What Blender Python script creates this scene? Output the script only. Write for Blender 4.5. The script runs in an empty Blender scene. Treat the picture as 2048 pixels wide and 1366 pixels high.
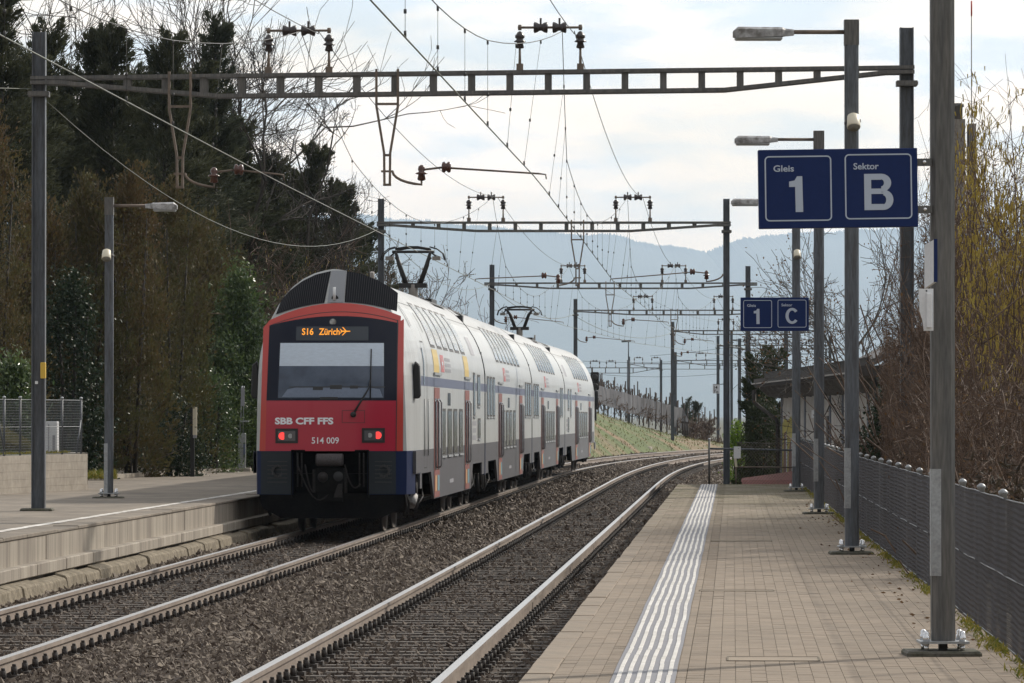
import bpy, bmesh, math, random
import numpy as np
from mathutils import Vector, Matrix, Euler

S = bpy.context.scene
C = S.collection
R = math.radians
rng = np.random.default_rng(7)
random.seed(7)

# ------------------------------------------------------------------ camera
CAM_H = 2.01
FPX = 9600.0                                   # focal length in pixels of a 2048 px wide frame
PITCH = math.atan((831 - 683) / FPX)
cam_d = bpy.data.cameras.new('camera')
cam_d.sensor_width = 36.0
cam_d.lens = 36.0 * FPX / 2048.0
cam_d.clip_start = 0.5
cam_d.clip_end = 60000
cam = bpy.data.objects.new('camera', cam_d)
C.objects.link(cam)
cam.location = (0, 0, CAM_H)
cam.rotation_euler = (math.pi / 2 + PITCH, 0, 0)
S.camera = cam

# ------------------------------------------------------------------ sky, sun, exposure
SUN_AZ, SUN_EL = R(43), R(31)                  # to the right of the view direction, low winter sun behind thin cloud
world = bpy.data.worlds.new('World')
S.world = world
world.use_nodes = True
wn, wl = world.node_tree.nodes, world.node_tree.links
wn.clear()
w_out = wn.new('ShaderNodeOutputWorld')
w_bg = wn.new('ShaderNodeBackground')
w_bg.inputs['Strength'].default_value = 0.10
sky = wn.new('ShaderNodeTexSky')
sky.sky_type = 'NISHITA'
sky.sun_disc = False
sky.sun_elevation = SUN_EL
sky.sun_rotation = SUN_AZ
sky.dust_density = 1.5
w_tc = wn.new('ShaderNodeTexCoord')
w_map = wn.new('ShaderNodeMapping')
w_map.inputs['Scale'].default_value = (11.0, 11.0, 44.0)
w_map.inputs['Location'].default_value = (3.1, 1.7, 0.4)
w_no = wn.new('ShaderNodeTexNoise')
w_no.inputs['Scale'].default_value = 1.0
w_no.inputs['Detail'].default_value = 7.0
w_no.inputs['Roughness'].default_value = 0.52
w_cr = wn.new('ShaderNodeValToRGB')
w_cr.color_ramp.elements[0].position = 0.40
w_cr.color_ramp.elements[1].position = 0.62
w_cr.color_ramp.elements[0].color = (0.62, 0.62, 0.62, 1)
w_cr.color_ramp.elements[1].color = (1, 1, 1, 1)
# cloud brightness falls off away from the sun
w_dot = wn.new('ShaderNodeVectorMath'); w_dot.operation = 'DOT_PRODUCT'
w_dot.inputs[1].default_value = (math.sin(SUN_AZ) * math.cos(SUN_EL), math.cos(SUN_AZ) * math.cos(SUN_EL), math.sin(SUN_EL))
w_rmp = wn.new('ShaderNodeMapRange')
w_rmp.inputs['From Min'].default_value = -0.5
w_rmp.inputs['From Max'].default_value = 0.75
w_rmp.inputs['To Min'].default_value = 0.48
w_rmp.inputs['To Max'].default_value = 1.0
w_n2 = wn.new('ShaderNodeTexNoise')
w_n2.inputs['Scale'].default_value = 2.3
w_n2.inputs['Detail'].default_value = 5.0
w_c2 = wn.new('ShaderNodeValToRGB')
w_c2.color_ramp.elements[0].position = 0.40
w_c2.color_ramp.elements[1].position = 0.58
w_c2.color_ramp.elements[0].color = (9.0, 10.3, 11.6, 1)
w_c2.color_ramp.elements[1].color = (14.4, 13.3, 12.0, 1)
w_mul = wn.new('ShaderNodeMixRGB'); w_mul.blend_type = 'MULTIPLY'; w_mul.inputs[0].default_value = 1.0
w_mix = wn.new('ShaderNodeMixRGB')
wl.new(w_tc.outputs['Generated'], w_map.inputs['Vector'])
wl.new(w_map.outputs['Vector'], w_no.inputs['Vector'])
wl.new(w_map.outputs['Vector'], w_n2.inputs['Vector'])
wl.new(w_no.outputs['Fac'], w_cr.inputs['Fac'])
wl.new(w_n2.outputs['Fac'], w_c2.inputs['Fac'])
wl.new(w_tc.outputs['Generated'], w_dot.inputs[0])
wl.new(w_dot.outputs['Value'], w_rmp.inputs['Value'])
wl.new(w_c2.outputs['Color'], w_mul.inputs[1])
wl.new(w_rmp.outputs['Result'], w_mul.inputs[2])
wl.new(w_cr.outputs['Color'], w_mix.inputs[0])
wl.new(sky.outputs['Color'], w_mix.inputs[1])
wl.new(w_mul.outputs['Color'], w_mix.inputs[2])
# the low sky glows warm through the valley air, all the way round
w_sep = wn.new('ShaderNodeSeparateXYZ')
w_el = wn.new('ShaderNodeMapRange'); w_el.inputs['From Min'].default_value = 0.02; w_el.inputs['From Max'].default_value = 0.10
w_wc = wn.new('ShaderNodeMixRGB'); w_wc.inputs[1].default_value = (1.34, 1.08, 0.82, 1); w_wc.inputs[2].default_value = (1, 1, 1, 1)
w_wm = wn.new('ShaderNodeMixRGB'); w_wm.blend_type = 'MULTIPLY'; w_wm.inputs[0].default_value = 1.0
wl.new(w_tc.outputs['Generated'], w_sep.inputs[0]); wl.new(w_sep.outputs['Z'], w_el.inputs['Value'])
wl.new(w_el.outputs['Result'], w_wc.inputs[0])
wl.new(w_mix.outputs['Color'], w_wm.inputs[1]); wl.new(w_wc.outputs['Color'], w_wm.inputs[2])
wl.new(w_wm.outputs['Color'], w_bg.inputs['Color'])
wl.new(w_bg.outputs['Background'], w_out.inputs['Surface'])

sun_d = bpy.data.lights.new('sun', 'SUN')
sun_d.energy = 4.0
sun_d.angle = R(1.2)
sun_d.color = (1.0, 0.93, 0.82)
sun = bpy.data.objects.new('sun', sun_d)
C.objects.link(sun)
to_sun = Vector((math.sin(SUN_AZ) * math.cos(SUN_EL), math.cos(SUN_AZ) * math.cos(SUN_EL), math.sin(SUN_EL)))
sun.rotation_euler = to_sun.to_track_quat('Z', 'Y').to_euler()
sun.location = (40, 60, 60)

S.view_settings.view_transform = 'Standard'
S.view_settings.look = 'None'
S.view_settings.exposure = 0.0
S.view_settings.gamma = 1.0
S.view_settings.use_curve_mapping = False
S.render.engine = 'CYCLES'
S.cycles.max_bounces = 6
S.cycles.transparent_max_bounces = 8
S.cycles.volume_bounces = 2
S.cycles.use_denoising = True
S.cycles.use_adaptive_sampling = True

# ------------------------------------------------------------------ helpers
def P(px, py, Y):
    """world point at distance Y that the photograph shows at pixel (px, py)"""
    xc, yc = (px - 1024) / FPX, (683 - py) / FPX
    dy = math.cos(PITCH) - yc * math.sin(PITCH)
    dz = math.sin(PITCH) + yc * math.cos(PITCH)
    k = Y / dy
    return Vector((xc * k, Y, CAM_H + dz * k))

def tag(o, label=None, cat=None, group=None, kind=None):
    if label: o['label'] = label
    if cat: o['category'] = cat
    if group: o['group'] = group
    if kind: o['kind'] = kind
    return o

def thing(name, label, cat, loc=(0, 0, 0), group=None, rotz=0.0):
    o = bpy.data.objects.new(name, None)
    o.empty_display_size = 0.2
    o.location = loc
    o.rotation_euler = (0, 0, rotz)
    C.objects.link(o)
    return tag(o, label, cat, group)

def link(name, me, parent=None, loc=(0, 0, 0), rot=(0, 0, 0)):
    o = bpy.data.objects.new(name, me)
    o.location = loc
    o.rotation_euler = rot
    C.objects.link(o)
    if parent is not None:
        o.parent = parent
    return o

def copy_tree(o, parent=None):
    c = o.copy()
    C.objects.link(c)
    if parent is not None:
        c.parent = parent
    for ch in list(o.children):
        copy_tree(ch, c)
    return c

def fast_mesh(name, verts, faces, mats, tint=None, smooth=False, mat_idx=None):
    """verts (N,3), faces (M,k) arrays"""
    verts = np.asarray(verts, dtype=np.float32)
    faces = np.asarray(faces, dtype=np.int32)
    me = bpy.data.meshes.new(name)
    me.vertices.add(len(verts))
    me.vertices.foreach_set('co', verts.ravel())
    m, k = faces.shape
    me.loops.add(m * k)
    me.loops.foreach_set('vertex_index', faces.ravel())
    me.polygons.add(m)
    me.polygons.foreach_set('loop_start', np.arange(0, m * k, k, dtype=np.int32))
    me.polygons.foreach_set('loop_total', np.full(m, k, dtype=np.int32))
    if mat_idx is not None:
        me.polygons.foreach_set('material_index', np.asarray(mat_idx, dtype=np.int32))
    me.polygons.foreach_set('use_smooth', np.full(m, bool(smooth)))
    for mt in (mats if isinstance(mats, (list, tuple)) else [mats]):
        me.materials.append(mt)
    if tint is not None:
        a = me.attributes.new('tint', 'FLOAT', 'POINT')
        a.data.foreach_set('value', np.asarray(tint, dtype=np.float32))
    me.update()
    me.validate()
    return me

class MB:
    """collects boxes, tubes and patches into one mesh"""
    def __init__(self):
        self.v, self.f, self.m, self.s = [], [], [], []
    def add(self, vs, fs, mi=0, smooth=False):
        n = len(self.v)
        self.v.extend([tuple(v) for v in vs])
        for f in fs:
            self.f.append(tuple(i + n for i in f)); self.m.append(mi); self.s.append(smooth)
        return self
    def box(self, x0, x1, y0, y1, z0, z1, mi=0):
        vs = [(x, y, z) for z in (z0, z1) for y in (y0, y1) for x in (x0, x1)]
        return self.add(vs, [(0, 2, 3, 1), (4, 5, 7, 6), (0, 1, 5, 4), (1, 3, 7, 5), (3, 2, 6, 7), (2, 0, 4, 6)], mi)
    def obox(self, c, ax, ay, az, mi=0):
        """box by centre and three half-axis vectors"""
        c, ax, ay, az = Vector(c), Vector(ax), Vector(ay), Vector(az)
        vs = [c + ax * i + ay * j + az * k for k in (-1, 1) for j in (-1, 1) for i in (-1, 1)]
        return self.add(vs, [(0, 2, 3, 1), (4, 5, 7, 6), (0, 1, 5, 4), (1, 3, 7, 5), (3, 2, 6, 7), (2, 0, 4, 6)], mi)
    def bar(self, p, q, w, h, mi=0, up=(0, 0, 1)):
        p, q = Vector(p), Vector(q)
        d = q - p
        L = d.length
        d.normalize()
        side = d.cross(Vector(up))
        if side.length < 1e-4:
            side = d.cross(Vector((1, 0, 0)))
        side.normalize()
        u = side.cross(d).normalized()
        return self.obox((p + q) / 2, d * (L / 2), side * (w / 2), u * (h / 2), mi)
    def tube(self, pts, r, n=8, mi=0, cap=True, smooth=True):
        pts = [Vector(p) for p in pts]
        rs = r if isinstance(r, (list, tuple)) else [r] * len(pts)
        vs, fs = [], []
        prev = None
        for i, p in enumerate(pts):
            d = (pts[min(i + 1, len(pts) - 1)] - pts[max(i - 1, 0)]).normalized()
            if prev is None:
                a = Vector((0, 0, 1)) if abs(d.z) < 0.9 else Vector((1, 0, 0))
                u = d.cross(a).normalized()
            else:
                u = (prev - d * prev.dot(d)).normalized()
            prev = u
            w = d.cross(u)
            for k in range(n):
                a = 2 * math.pi * k / n
                vs.append(p + (u * math.cos(a) + w * math.sin(a)) * rs[i])
        for i in range(len(pts) - 1):
            for k in range(n):
                a, b = i * n + k, i * n + (k + 1) % n
                fs.append((a, b, b + n, a + n))
        self.add(vs, fs, mi, smooth)
        if cap:
            m = len(self.v) - len(vs)
            self.f.append(tuple(m + k for k in reversed(range(n)))); self.m.append(mi); self.s.append(False)
            e = m + (len(pts) - 1) * n
            self.f.append(tuple(e + k for k in range(n))); self.m.append(mi); self.s.append(False)
        return self
    def lathe(self, base, axis, prof, n=12, mi=0):
        """prof: list of (distance along axis, radius)"""
        base, axis = Vector(base), Vector(axis).normalized()
        pts = [base + axis * t for t, _ in prof]
        a = Vector((0, 0, 1)) if abs(axis.z) < 0.9 else Vector((1, 0, 0))
        u = axis.cross(a).normalized(); w = axis.cross(u)
        vs, fs = [], []
        for (t, r), p in zip(prof, pts):
            for k in range(n):
                an = 2 * math.pi * k / n
                vs.append(p + (u * math.cos(an) + w * math.sin(an)) * max(r, 1e-4))
        for i in range(len(prof) - 1):
            for k in range(n):
                x, y = i * n + k, i * n + (k + 1) % n
                fs.append((x, y, y + n, x + n))
        fs.append(tuple(reversed(range(n))))
        fs.append(tuple((len(prof) - 1) * n + k for k in range(n)))
        return self.add(vs, fs, mi, True)
    def grid(self, rows, mi=0, smooth=True, close=False):
        """rows: list of equally long point lists"""
        n = len(rows[0]); vs = [p for r in rows for p in r]; fs = []
        for i in range(len(rows) - 1):
            for k in range(n - 1):
                fs.append((i * n + k, i * n + k + 1, (i + 1) * n + k + 1, (i + 1) * n + k))
        return self.add(vs, fs, mi, smooth)
    def poly(self, pts, mi=0):
        return self.add(pts, [tuple(range(len(pts)))], mi)
    def prism(self, pts, d, mi=0):
        """closed outline pts pushed along vector d"""
        d = Vector(d); n = len(pts); a = [Vector(p) for p in pts]
        vs = a + [p + d for p in a]
        fs = [tuple(reversed(range(n))), tuple(range(n, 2 * n))]
        fs += [(i, (i + 1) % n, (i + 1) % n + n, i + n) for i in range(n)]
        return self.add(vs, fs, mi)
    def mesh(self, name, mats, off=(0, 0, 0), bevel=0.0):
        me = bpy.data.meshes.new(name)
        ox, oy, oz = off
        me.from_pydata([(x - ox, y - oy, z - oz) for x, y, z in self.v], [], self.f)
        for mt in (mats if isinstance(mats, (list, tuple)) else [mats]):
            me.materials.append(mt)
        me.polygons.foreach_set('material_index', self.m)
        me.polygons.foreach_set('use_smooth', self.s)
        me.update()
        if bevel > 0:
            bm = bmesh.new(); bm.from_mesh(me)
            bmesh.ops.recalc_face_normals(bm, faces=bm.faces)
            bmesh.ops.bevel(bm, geom=[e for e in bm.edges if e.is_manifold and e.calc_face_angle(0) > 0.6], offset=bevel, segments=1, affect='EDGES', clamp_overlap=True)
            bm.to_mesh(me); bm.free()
        else:
            bm = bmesh.new(); bm.from_mesh(me)
            bmesh.ops.recalc_face_normals(bm, faces=bm.faces)
            bm.to_mesh(me); bm.free()
        return me
    def build(self, name, mats, parent=None, off=None, bevel=0.0, loc=(0, 0, 0), rot=(0, 0, 0)):
        """off: world position of the parent when the shape was laid out in world coordinates"""
        if off is None:
            off = (0, 0, 0)
        return link(name, self.mesh(name, mats, off, bevel), parent, loc, rot)

# ------------------------------------------------------------------ materials
def mat(name, col, rough=0.7, metal=0.0, var=0.0, scale=4.0, col2=None, bump=0.0, bscale=None, streak=False, tint2=None,
        tint_amt=1.0, spec=0.5, rnd=None, trans=0.0, coat=0.0, detail=6.0, coords='Object', lo=0.35, hi=0.65):
    m = bpy.data.materials.new(name)
    m.use_nodes = True
    n, l = m.node_tree.nodes, m.node_tree.links
    b = n['Principled BSDF']
    b.inputs['Roughness'].default_value = rough
    b.inputs['Metallic'].default_value = metal
    b.inputs['Specular IOR Level'].default_value = spec
    if coat:
        b.inputs['Coat Weight'].default_value = coat
        b.inputs['Coat Roughness'].default_value = 0.08
    src = None
    rgb = n.new('ShaderNodeRGB'); rgb.outputs[0].default_value = (*col, 1)
    src = rgb.outputs[0]
    tc = n.new('ShaderNodeTexCoord')
    mp = n.new('ShaderNodeMapping')
    l.new(tc.outputs[coords], mp.inputs['Vector'])
    if streak:
        mp.inputs['Scale'].default_value = (1.0, 1.0, 0.08) if streak is True else streak
    def mixer(a, bcol, fac, mode='MIX'):
        x = n.new('ShaderNodeMixRGB'); x.blend_type = mode
        l.new(a, x.inputs[1])
        if isinstance(bcol, tuple): x.inputs[2].default_value = (*bcol, 1)
        else: l.new(bcol, x.inputs[2])
        if isinstance(fac, float): x.inputs[0].default_value = fac
        else: l.new(fac, x.inputs[0])
        return x.outputs[0]
    if tint2 is not None:
        at = n.new('ShaderNodeAttribute'); at.attribute_name = 'tint'
        mu = n.new('ShaderNodeMath'); mu.operation = 'MULTIPLY'; mu.inputs[1].default_value = tint_amt
        l.new(at.outputs['Fac'], mu.inputs[0])
        src = mixer(src, tint2, mu.outputs[0])
    if rnd is not None:
        oi = n.new('ShaderNodeObjectInfo')
        src = mixer(src, rnd, oi.outputs['Random'])
    if col2 is not None or var > 0:
        no = n.new('ShaderNodeTexNoise')
        no.inputs['Scale'].default_value = scale
        no.inputs['Detail'].default_value = detail
        no.inputs['Roughness'].default_value = 0.6
        l.new(mp.outputs['Vector'], no.inputs['Vector'])
        cr = n.new('ShaderNodeValToRGB')
        cr.color_ramp.elements[0].position = lo
        cr.color_ramp.elements[1].position = hi
        l.new(no.outputs['Fac'], cr.inputs['Fac'])
        if col2 is not None:
            src = mixer(src, col2, cr.outputs['Color'])
        if var > 0:
            n3 = n.new('ShaderNodeTexNoise')
            n3.inputs['Scale'].default_value = scale * 5.3
            n3.inputs['Detail'].default_value = 4.0
            l.new(mp.outputs['Vector'], n3.inputs['Vector'])
            c3 = n.new('ShaderNodeMapRange')
            c3.inputs['From Min'].default_value = 0.3; c3.inputs['From Max'].default_value = 0.7
            c3.inputs['To Min'].default_value = 1 - var; c3.inputs['To Max'].default_value = 1 + var
            l.new(n3.outputs['Fac'], c3.inputs['Value'])
            src = mixer(src, c3.outputs['Result'], 1.0, 'MULTIPLY')
    l.new(src, b.inputs['Base Color'])
    if bump > 0:
        nb = n.new('ShaderNodeTexNoise')
        nb.inputs['Scale'].default_value = bscale or scale * 6
        nb.inputs['Detail'].default_value = 5.0
        l.new(tc.outputs[coords], nb.inputs['Vector'])
        bp = n.new('ShaderNodeBump')
        bp.inputs['Strength'].default_value = bump
        bp.inputs['Distance'].default_value = 0.02
        l.new(nb.outputs['Fac'], bp.inputs['Height'])
        l.new(bp.outputs['Normal'], b.inputs['Normal'])
    if trans > 0:
        tr = n.new('ShaderNodeBsdfTranslucent')
        l.new(src, tr.inputs['Color'])
        mx = n.new('ShaderNodeMixShader'); mx.inputs[0].default_value = trans
        l.new(b.outputs[0], mx.inputs[1]); l.new(tr.outputs[0], mx.inputs[2])
        l.new(mx.outputs[0], n['Material Output'].inputs['Surface'])
    return m

def emit(name, col, strength, base=(0.02, 0.02, 0.02)):
    m = mat(name, base, 0.4)
    b = m.node_tree.nodes['Principled BSDF']
    b.inputs['Emission Color'].default_value = (*col, 1)
    b.inputs['Emission Strength'].default_value = strength
    return m

M = {}
M['ground'] = mat('soil', (0.09, 0.075, 0.055), 0.95, col2=(0.06, 0.07, 0.03), var=0.3, scale=0.4)
M['ballast'] = mat('ballast_bed', (0.060, 0.046, 0.037), 0.95, col2=(0.034, 0.025, 0.020), var=0.45, scale=6.0, bump=0.8, bscale=22)
M['stone'] = mat('ballast_stone', (0.050, 0.032, 0.022), 0.85, tint2=(0.20, 0.160, 0.122), var=0.25, scale=8)
M['rail'] = mat('rail_side', (0.235, 0.190, 0.155), 0.75, col2=(0.17, 0.13, 0.105), var=0.16, scale=3.0, streak=(1, 0.25, 1))
M['railtop'] = mat('rail_head', (0.46, 0.44, 0.42), 0.34, metal=0.8, var=0.08, scale=3)
M['sleeper'] = mat('sleeper', (0.055, 0.044, 0.037), 0.85, col2=(0.09, 0.075, 0.062), var=0.3, scale=5, bump=0.3)
M['fast'] = mat('fastener', (0.035, 0.028, 0.024), 0.7, var=0.3, scale=9)
M['conc'] = mat('platform_concrete', (0.34, 0.30, 0.245), 0.9, col2=(0.19, 0.16, 0.13), var=0.14, scale=1.7, streak=(1.2, 1.2, 0.10), bump=0.15, rnd=None)
M['conc2'] = mat('wall_concrete', (0.36, 0.32, 0.27), 0.9, col2=(0.27, 0.235, 0.195), var=0.12, scale=1.6, bump=0.2, bscale=14)
M['foundation'] = mat('foundation_stone', (0.235, 0.195, 0.14), 0.95, col2=(0.11, 0.088, 0.055), var=0.3, scale=5, bump=0.5)
M['pad'] = mat('mossy_pad', (0.11, 0.10, 0.085), 0.95, col2=(0.06, 0.06, 0.035), var=0.25, scale=6, bump=0.4)
M['asphalt'] = mat('asphalt', (0.225, 0.188, 0.148), 0.92, col2=(0.14, 0.117, 0.092), var=0.18, scale=0.7, bump=0.2, bscale=60)
M['paver'] = mat('paver', (0.240, 0.188, 0.138), 0.92, tint2=(0.212, 0.165, 0.120), tint_amt=1.0, col2=(0.150, 0.120, 0.088), var=0.10, scale=0.75, bump=0.06, bscale=60, lo=0.42, hi=0.85)
M['paver1'] = mat('paver_single', (0.236, 0.185, 0.136), 0.92, rnd=(0.208, 0.162, 0.118), var=0.08, scale=6, bump=0.06, bscale=60)
M['kerb'] = mat('kerb', (0.27, 0.213, 0.158), 0.9, rnd=(0.225, 0.177, 0.13), col2=(0.19, 0.155, 0.118), var=0.10, scale=2.0, bump=0.15, bscale=40)
M['joint'] = mat('joint_sand', (0.150, 0.120, 0.088), 0.95, col2=(0.090, 0.078, 0.045), var=0.3, scale=2)
M['white'] = mat('tactile_white', (0.62, 0.60, 0.57), 0.75, col2=(0.48, 0.455, 0.42), var=0.05, scale=2.2)
M['lgrey'] = mat('tactile_grey', (0.19, 0.19, 0.21), 0.8, var=0.08, scale=3)
M['wornwhite'] = mat('worn_white_line', (0.66, 0.63, 0.59), 0.8, col2=(0.27, 0.235, 0.19), var=0.12, scale=4.5, lo=0.48, hi=0.60)
M['galv'] = mat('galvanised_steel', (0.130, 0.145, 0.168), 0.55, metal=0.35, col2=(0.080, 0.082, 0.088), var=0.24, scale=2.0, streak=(6, 6, 0.7))
M['galvd'] = mat('weathered_steel', (0.10, 0.10, 0.10), 0.6, metal=0.3, col2=(0.150, 0.142, 0.132), var=0.26, scale=2.0, streak=(6, 6, 0.6))
M['galvl'] = mat('bright_zinc', (0.40, 0.42, 0.44), 0.45, metal=0.5, col2=(0.30, 0.31, 0.32), var=0.15, scale=9)
M['chrome'] = mat('bolt_cap', (0.75, 0.75, 0.76), 0.22, metal=0.9)
M['steel_brown'] = mat('hanger_steel', (0.20, 0.155, 0.12), 0.7, metal=0.2, col2=(0.15, 0.12, 0.10), var=0.15, scale=4)
M['insul'] = mat('brown_glazed_insulator', (0.085, 0.035, 0.025), 0.25, spec=0.6)
M['insuld'] = mat('dark_insulator', (0.035, 0.026, 0.026), 0.3, spec=0.6)
M['wire'] = mat('copper_wire', (0.12, 0.13, 0.11), 0.5, metal=0.3)
M['wired'] = mat('dark_wire', (0.05, 0.05, 0.05), 0.6, metal=0.2)
M['mesh_wire'] = mat('fence_wire', (0.095, 0.090, 0.095), 0.6, metal=0.3)
M['mesh_light'] = mat('fence_wire_light', (0.15, 0.16, 0.17), 0.5, metal=0.4)
M['lamp'] = mat('lamp_housing', (0.44, 0.44, 0.45), 0.6, col2=(0.16, 0.15, 0.14), var=0.2, scale=6, lo=0.42, hi=0.62)
M['lampglass'] = mat('lamp_bowl', (0.35, 0.36, 0.36), 0.3)
M['cream'] = mat('cream_plastic', (0.66, 0.60, 0.47), 0.5)
M['creamd'] = mat('speaker_mesh', (0.24, 0.23, 0.20), 0.7)
M['sblue'] = mat('sign_blue', (0.005, 0.020, 0.100), 0.45, spec=0.25, var=.06, scale=4)
M['swhite'] = mat('sign_white', (0.46, 0.52, 0.62), 0.6)
M['pwhite'] = mat('plain_white', (0.75, 0.76, 0.78), 0.6, var=0.05, scale=8)
M['black'] = mat('black_plastic', (0.012, 0.012, 0.013), 0.5)
M['yellow'] = mat('yellow_box', (0.65, 0.42, 0.06), 0.6)

# moss that has settled on the far, damp end of the near platform
for k_ in ('paver', 'kerb', 'paver1'):
    nt_ = M[k_].node_tree; b_ = nt_.nodes['Principled BSDF']
    src_ = b_.inputs['Base Color'].links[0].from_socket
    geo_ = nt_.nodes.new('ShaderNodeNewGeometry'); sx_ = nt_.nodes.new('ShaderNodeSeparateXYZ'); mr_ = nt_.nodes.new('ShaderNodeMapRange')
    mr_.inputs['From Min'].default_value = 62; mr_.inputs['From Max'].default_value = 112; mr_.inputs['To Max'].default_value = 0.85
    no_ = nt_.nodes.new('ShaderNodeTexNoise'); no_.inputs['Scale'].default_value = 0.9; no_.inputs['Detail'].default_value = 6
    mu_ = nt_.nodes.new('ShaderNodeMath'); mu_.operation = 'MULTIPLY'
    mx_ = nt_.nodes.new('ShaderNodeMixRGB'); mx_.inputs[2].default_value = (0.095, 0.088, 0.034, 1)
    nt_.links.new(geo_.outputs['Position'], sx_.inputs[0]); nt_.links.new(sx_.outputs['Y'], mr_.inputs['Value']); nt_.links.new(geo_.outputs['Position'], no_.inputs['Vector'])
    cr_ = nt_.nodes.new('ShaderNodeMapRange'); cr_.inputs['From Min'].default_value = .35; cr_.inputs['From Max'].default_value = .6
    nt_.links.new(no_.outputs['Fac'], cr_.inputs['Value'])
    nt_.links.new(mr_.outputs['Result'], mu_.inputs[0]); nt_.links.new(cr_.outputs['Result'], mu_.inputs[1])
    nt_.links.new(mu_.outputs[0], mx_.inputs[0]); nt_.links.new(src_, mx_.inputs[1]); nt_.links.new(mx_.outputs[0], b_.inputs['Base Color'])
# ------------------------------------------------------------------ the two tracks (plan geometry)
def t1x(Y):
    x = -1.33 + 0.046 * (Y - 36.07)
    d = Y - 130.0
    if d > 0:
        e = min(d, 120.0)
        x += 1.9e-6 * e ** 3
        if d > 120:
            q = d - 120.0
            x += 3 * 1.9e-6 * 120 ** 2 * q + 0.5 * 6 * 1.9e-6 * 120 * q * q
    return x
def t1s(Y):
    return (t1x(Y + 0.5) - t1x(Y - 0.5))
def cant(Y):
    return 0.05 * min(max((Y - 140) / 100.0, 0), 1)
def trk(Y, off, z=0.0, tr=1):
    """point at lateral offset (right positive) from the centre of track tr"""
    base = off - (3.82 if tr == 2 else 0.0)
    s = t1s(Y); k = 1 / math.hypot(1, s)
    return Vector((t1x(Y) + base * k, Y - base * s * k, z - (cant(Y) * off / 0.75 if abs(off) < 2 else 0)))
def ysteps(y0, y1, near=1.5, far=6.0, split=150):
    out = [y0]
    while out[-1] < y1:
        out.append(out[-1] + (near if out[-1] < split else far))
    out[-1] = y1
    return out
def strip(offs, y0, y1, tr=1, step=(1.5, 6.0)):
    return [[trk(y, o, z, tr) for o, z in offs] for y in ysteps(y0, y1, *step)]

P1Z, P2Z = 0.35, 0.58
P1E, P2E = 1.65, -1.66                         # platform edges from their tracks
P1END = 116.0
def fence_x(Y):
    return 3.40 + 0.0425 * (Y - 31.9)

# ---- ground sheet, reaching the horizon
g = MB()
xs = [-30000, -6000, -900, -200, -60, -25, 0, 25, 60, 200, 900, 6000, 30000]
ys = [-200, 0, 40, 100, 160, 220, 300, 420, 700, 1500, 4000, 9400, 21500]
g.grid([[(x, y, -1.05 - (0.6 if y > 600 else 0)) for x in xs] for y in ys], 0, True)
tag(g.build('ground', M['ground']), kind='structure')

# ---- ballast bed
b = MB()
rows = []
for y in ysteps(14, 520, 0.5, 3.0, 120):
    r = []
    for o in np.linspace(-6.6, 3.9, 43):
        z = -0.215
        c1, c2 = abs(o), abs(o + 3.82)
        if min(c1, c2) < 0.66: z = -0.20
        if -2.85 < o < -0.95: z = -0.16 + 0.03 * math.sin(y * 0.7)
        if -5.5 < o < -4.72: z = -0.205 + (-4.72 - o) / .75 * .105
        if o > 2.6: z = -0.25 - (o - 2.6) * 0.28
        if o < -6.0: z = -0.25 - (-6.0 - o) * 0.4
        z += random.uniform(-0.012, 0.012)
        r.append(trk(y, o, z))
    rows.append(r)
b.grid(rows, 0, True)
tag(b.build('ballast', M['ballast']), kind='structure')

def stones(n, y0, y1, o0, o1, smin, smax, zf, tr=1, tone=(0.0, 1.0), seed=1):
    r = np.random.default_rng(seed)
    Y = y0 + (y1 - y0) * r.random(n)
    O = o0 + (o1 - o0) * r.random(n)
    base = np.array([[v.x, v.y, v.z] for v in (trk(a, c, 0.0, tr) for a, c in zip(Y, O))])
    base[:, 2] += zf(O) + r.uniform(-0.012, 0.022, n)
    s = smin + (smax - smin) * r.random(n) ** 1.6
    oct_ = np.array([[1, 0, 0], [-1, 0, 0], [0, 1, 0], [0, -1, 0], [0, 0, 1], [0, 0, -1]], float)
    V = oct_[None] * (0.55 + 0.75 * r.random((n, 6, 1)))
    V *= (0.7 + 0.6 * r.random((n, 1, 3)))
    V += r.uniform(-0.22, 0.22, (n, 6, 3))
    a, c, d = (r.random(n) * 2 * np.pi for _ in range(3))
    def rot(V, ang, i, j):
        ca, sa = np.cos(ang)[:, None], np.sin(ang)[:, None]
        W = V.copy(); W[..., i] = V[..., i] * ca - V[..., j] * sa; W[..., j] = V[..., i] * sa + V[..., j] * ca
        return W
    V = rot(rot(rot(V, a, 0, 1), c, 1, 2), d, 0, 1)
    V = V * s[:, None, None] + base[:, None, :]
    F = np.array([[0, 2, 4], [2, 1, 4], [1, 3, 4], [3, 0, 4], [2, 0, 5], [1, 2, 5], [3, 1, 5], [0, 3, 5]])
    faces = (np.arange(n) * 6)[:, None, None] + F[None]
    t = np.clip(tone[0] + (tone[1] - tone[0]) * r.random(n) ** 1.7, 0, 1)
    return V.reshape(-1, 3), faces.reshape(-1, 3), np.repeat(t, 6)

def join(parts):
    vs, fs, ts, n = [], [], [], 0
    for v, f, t in parts:
        vs.append(v); fs.append(f + n); ts.append(t); n += len(v)
    return np.concatenate(vs), np.concatenate(fs), np.concatenate(ts)

flat = lambda z: (lambda O: np.full(len(O), z))
ridge = lambda O: np.where((O > -2.85) & (O < -0.95), -0.15, -0.205)
P_ = []
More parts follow.
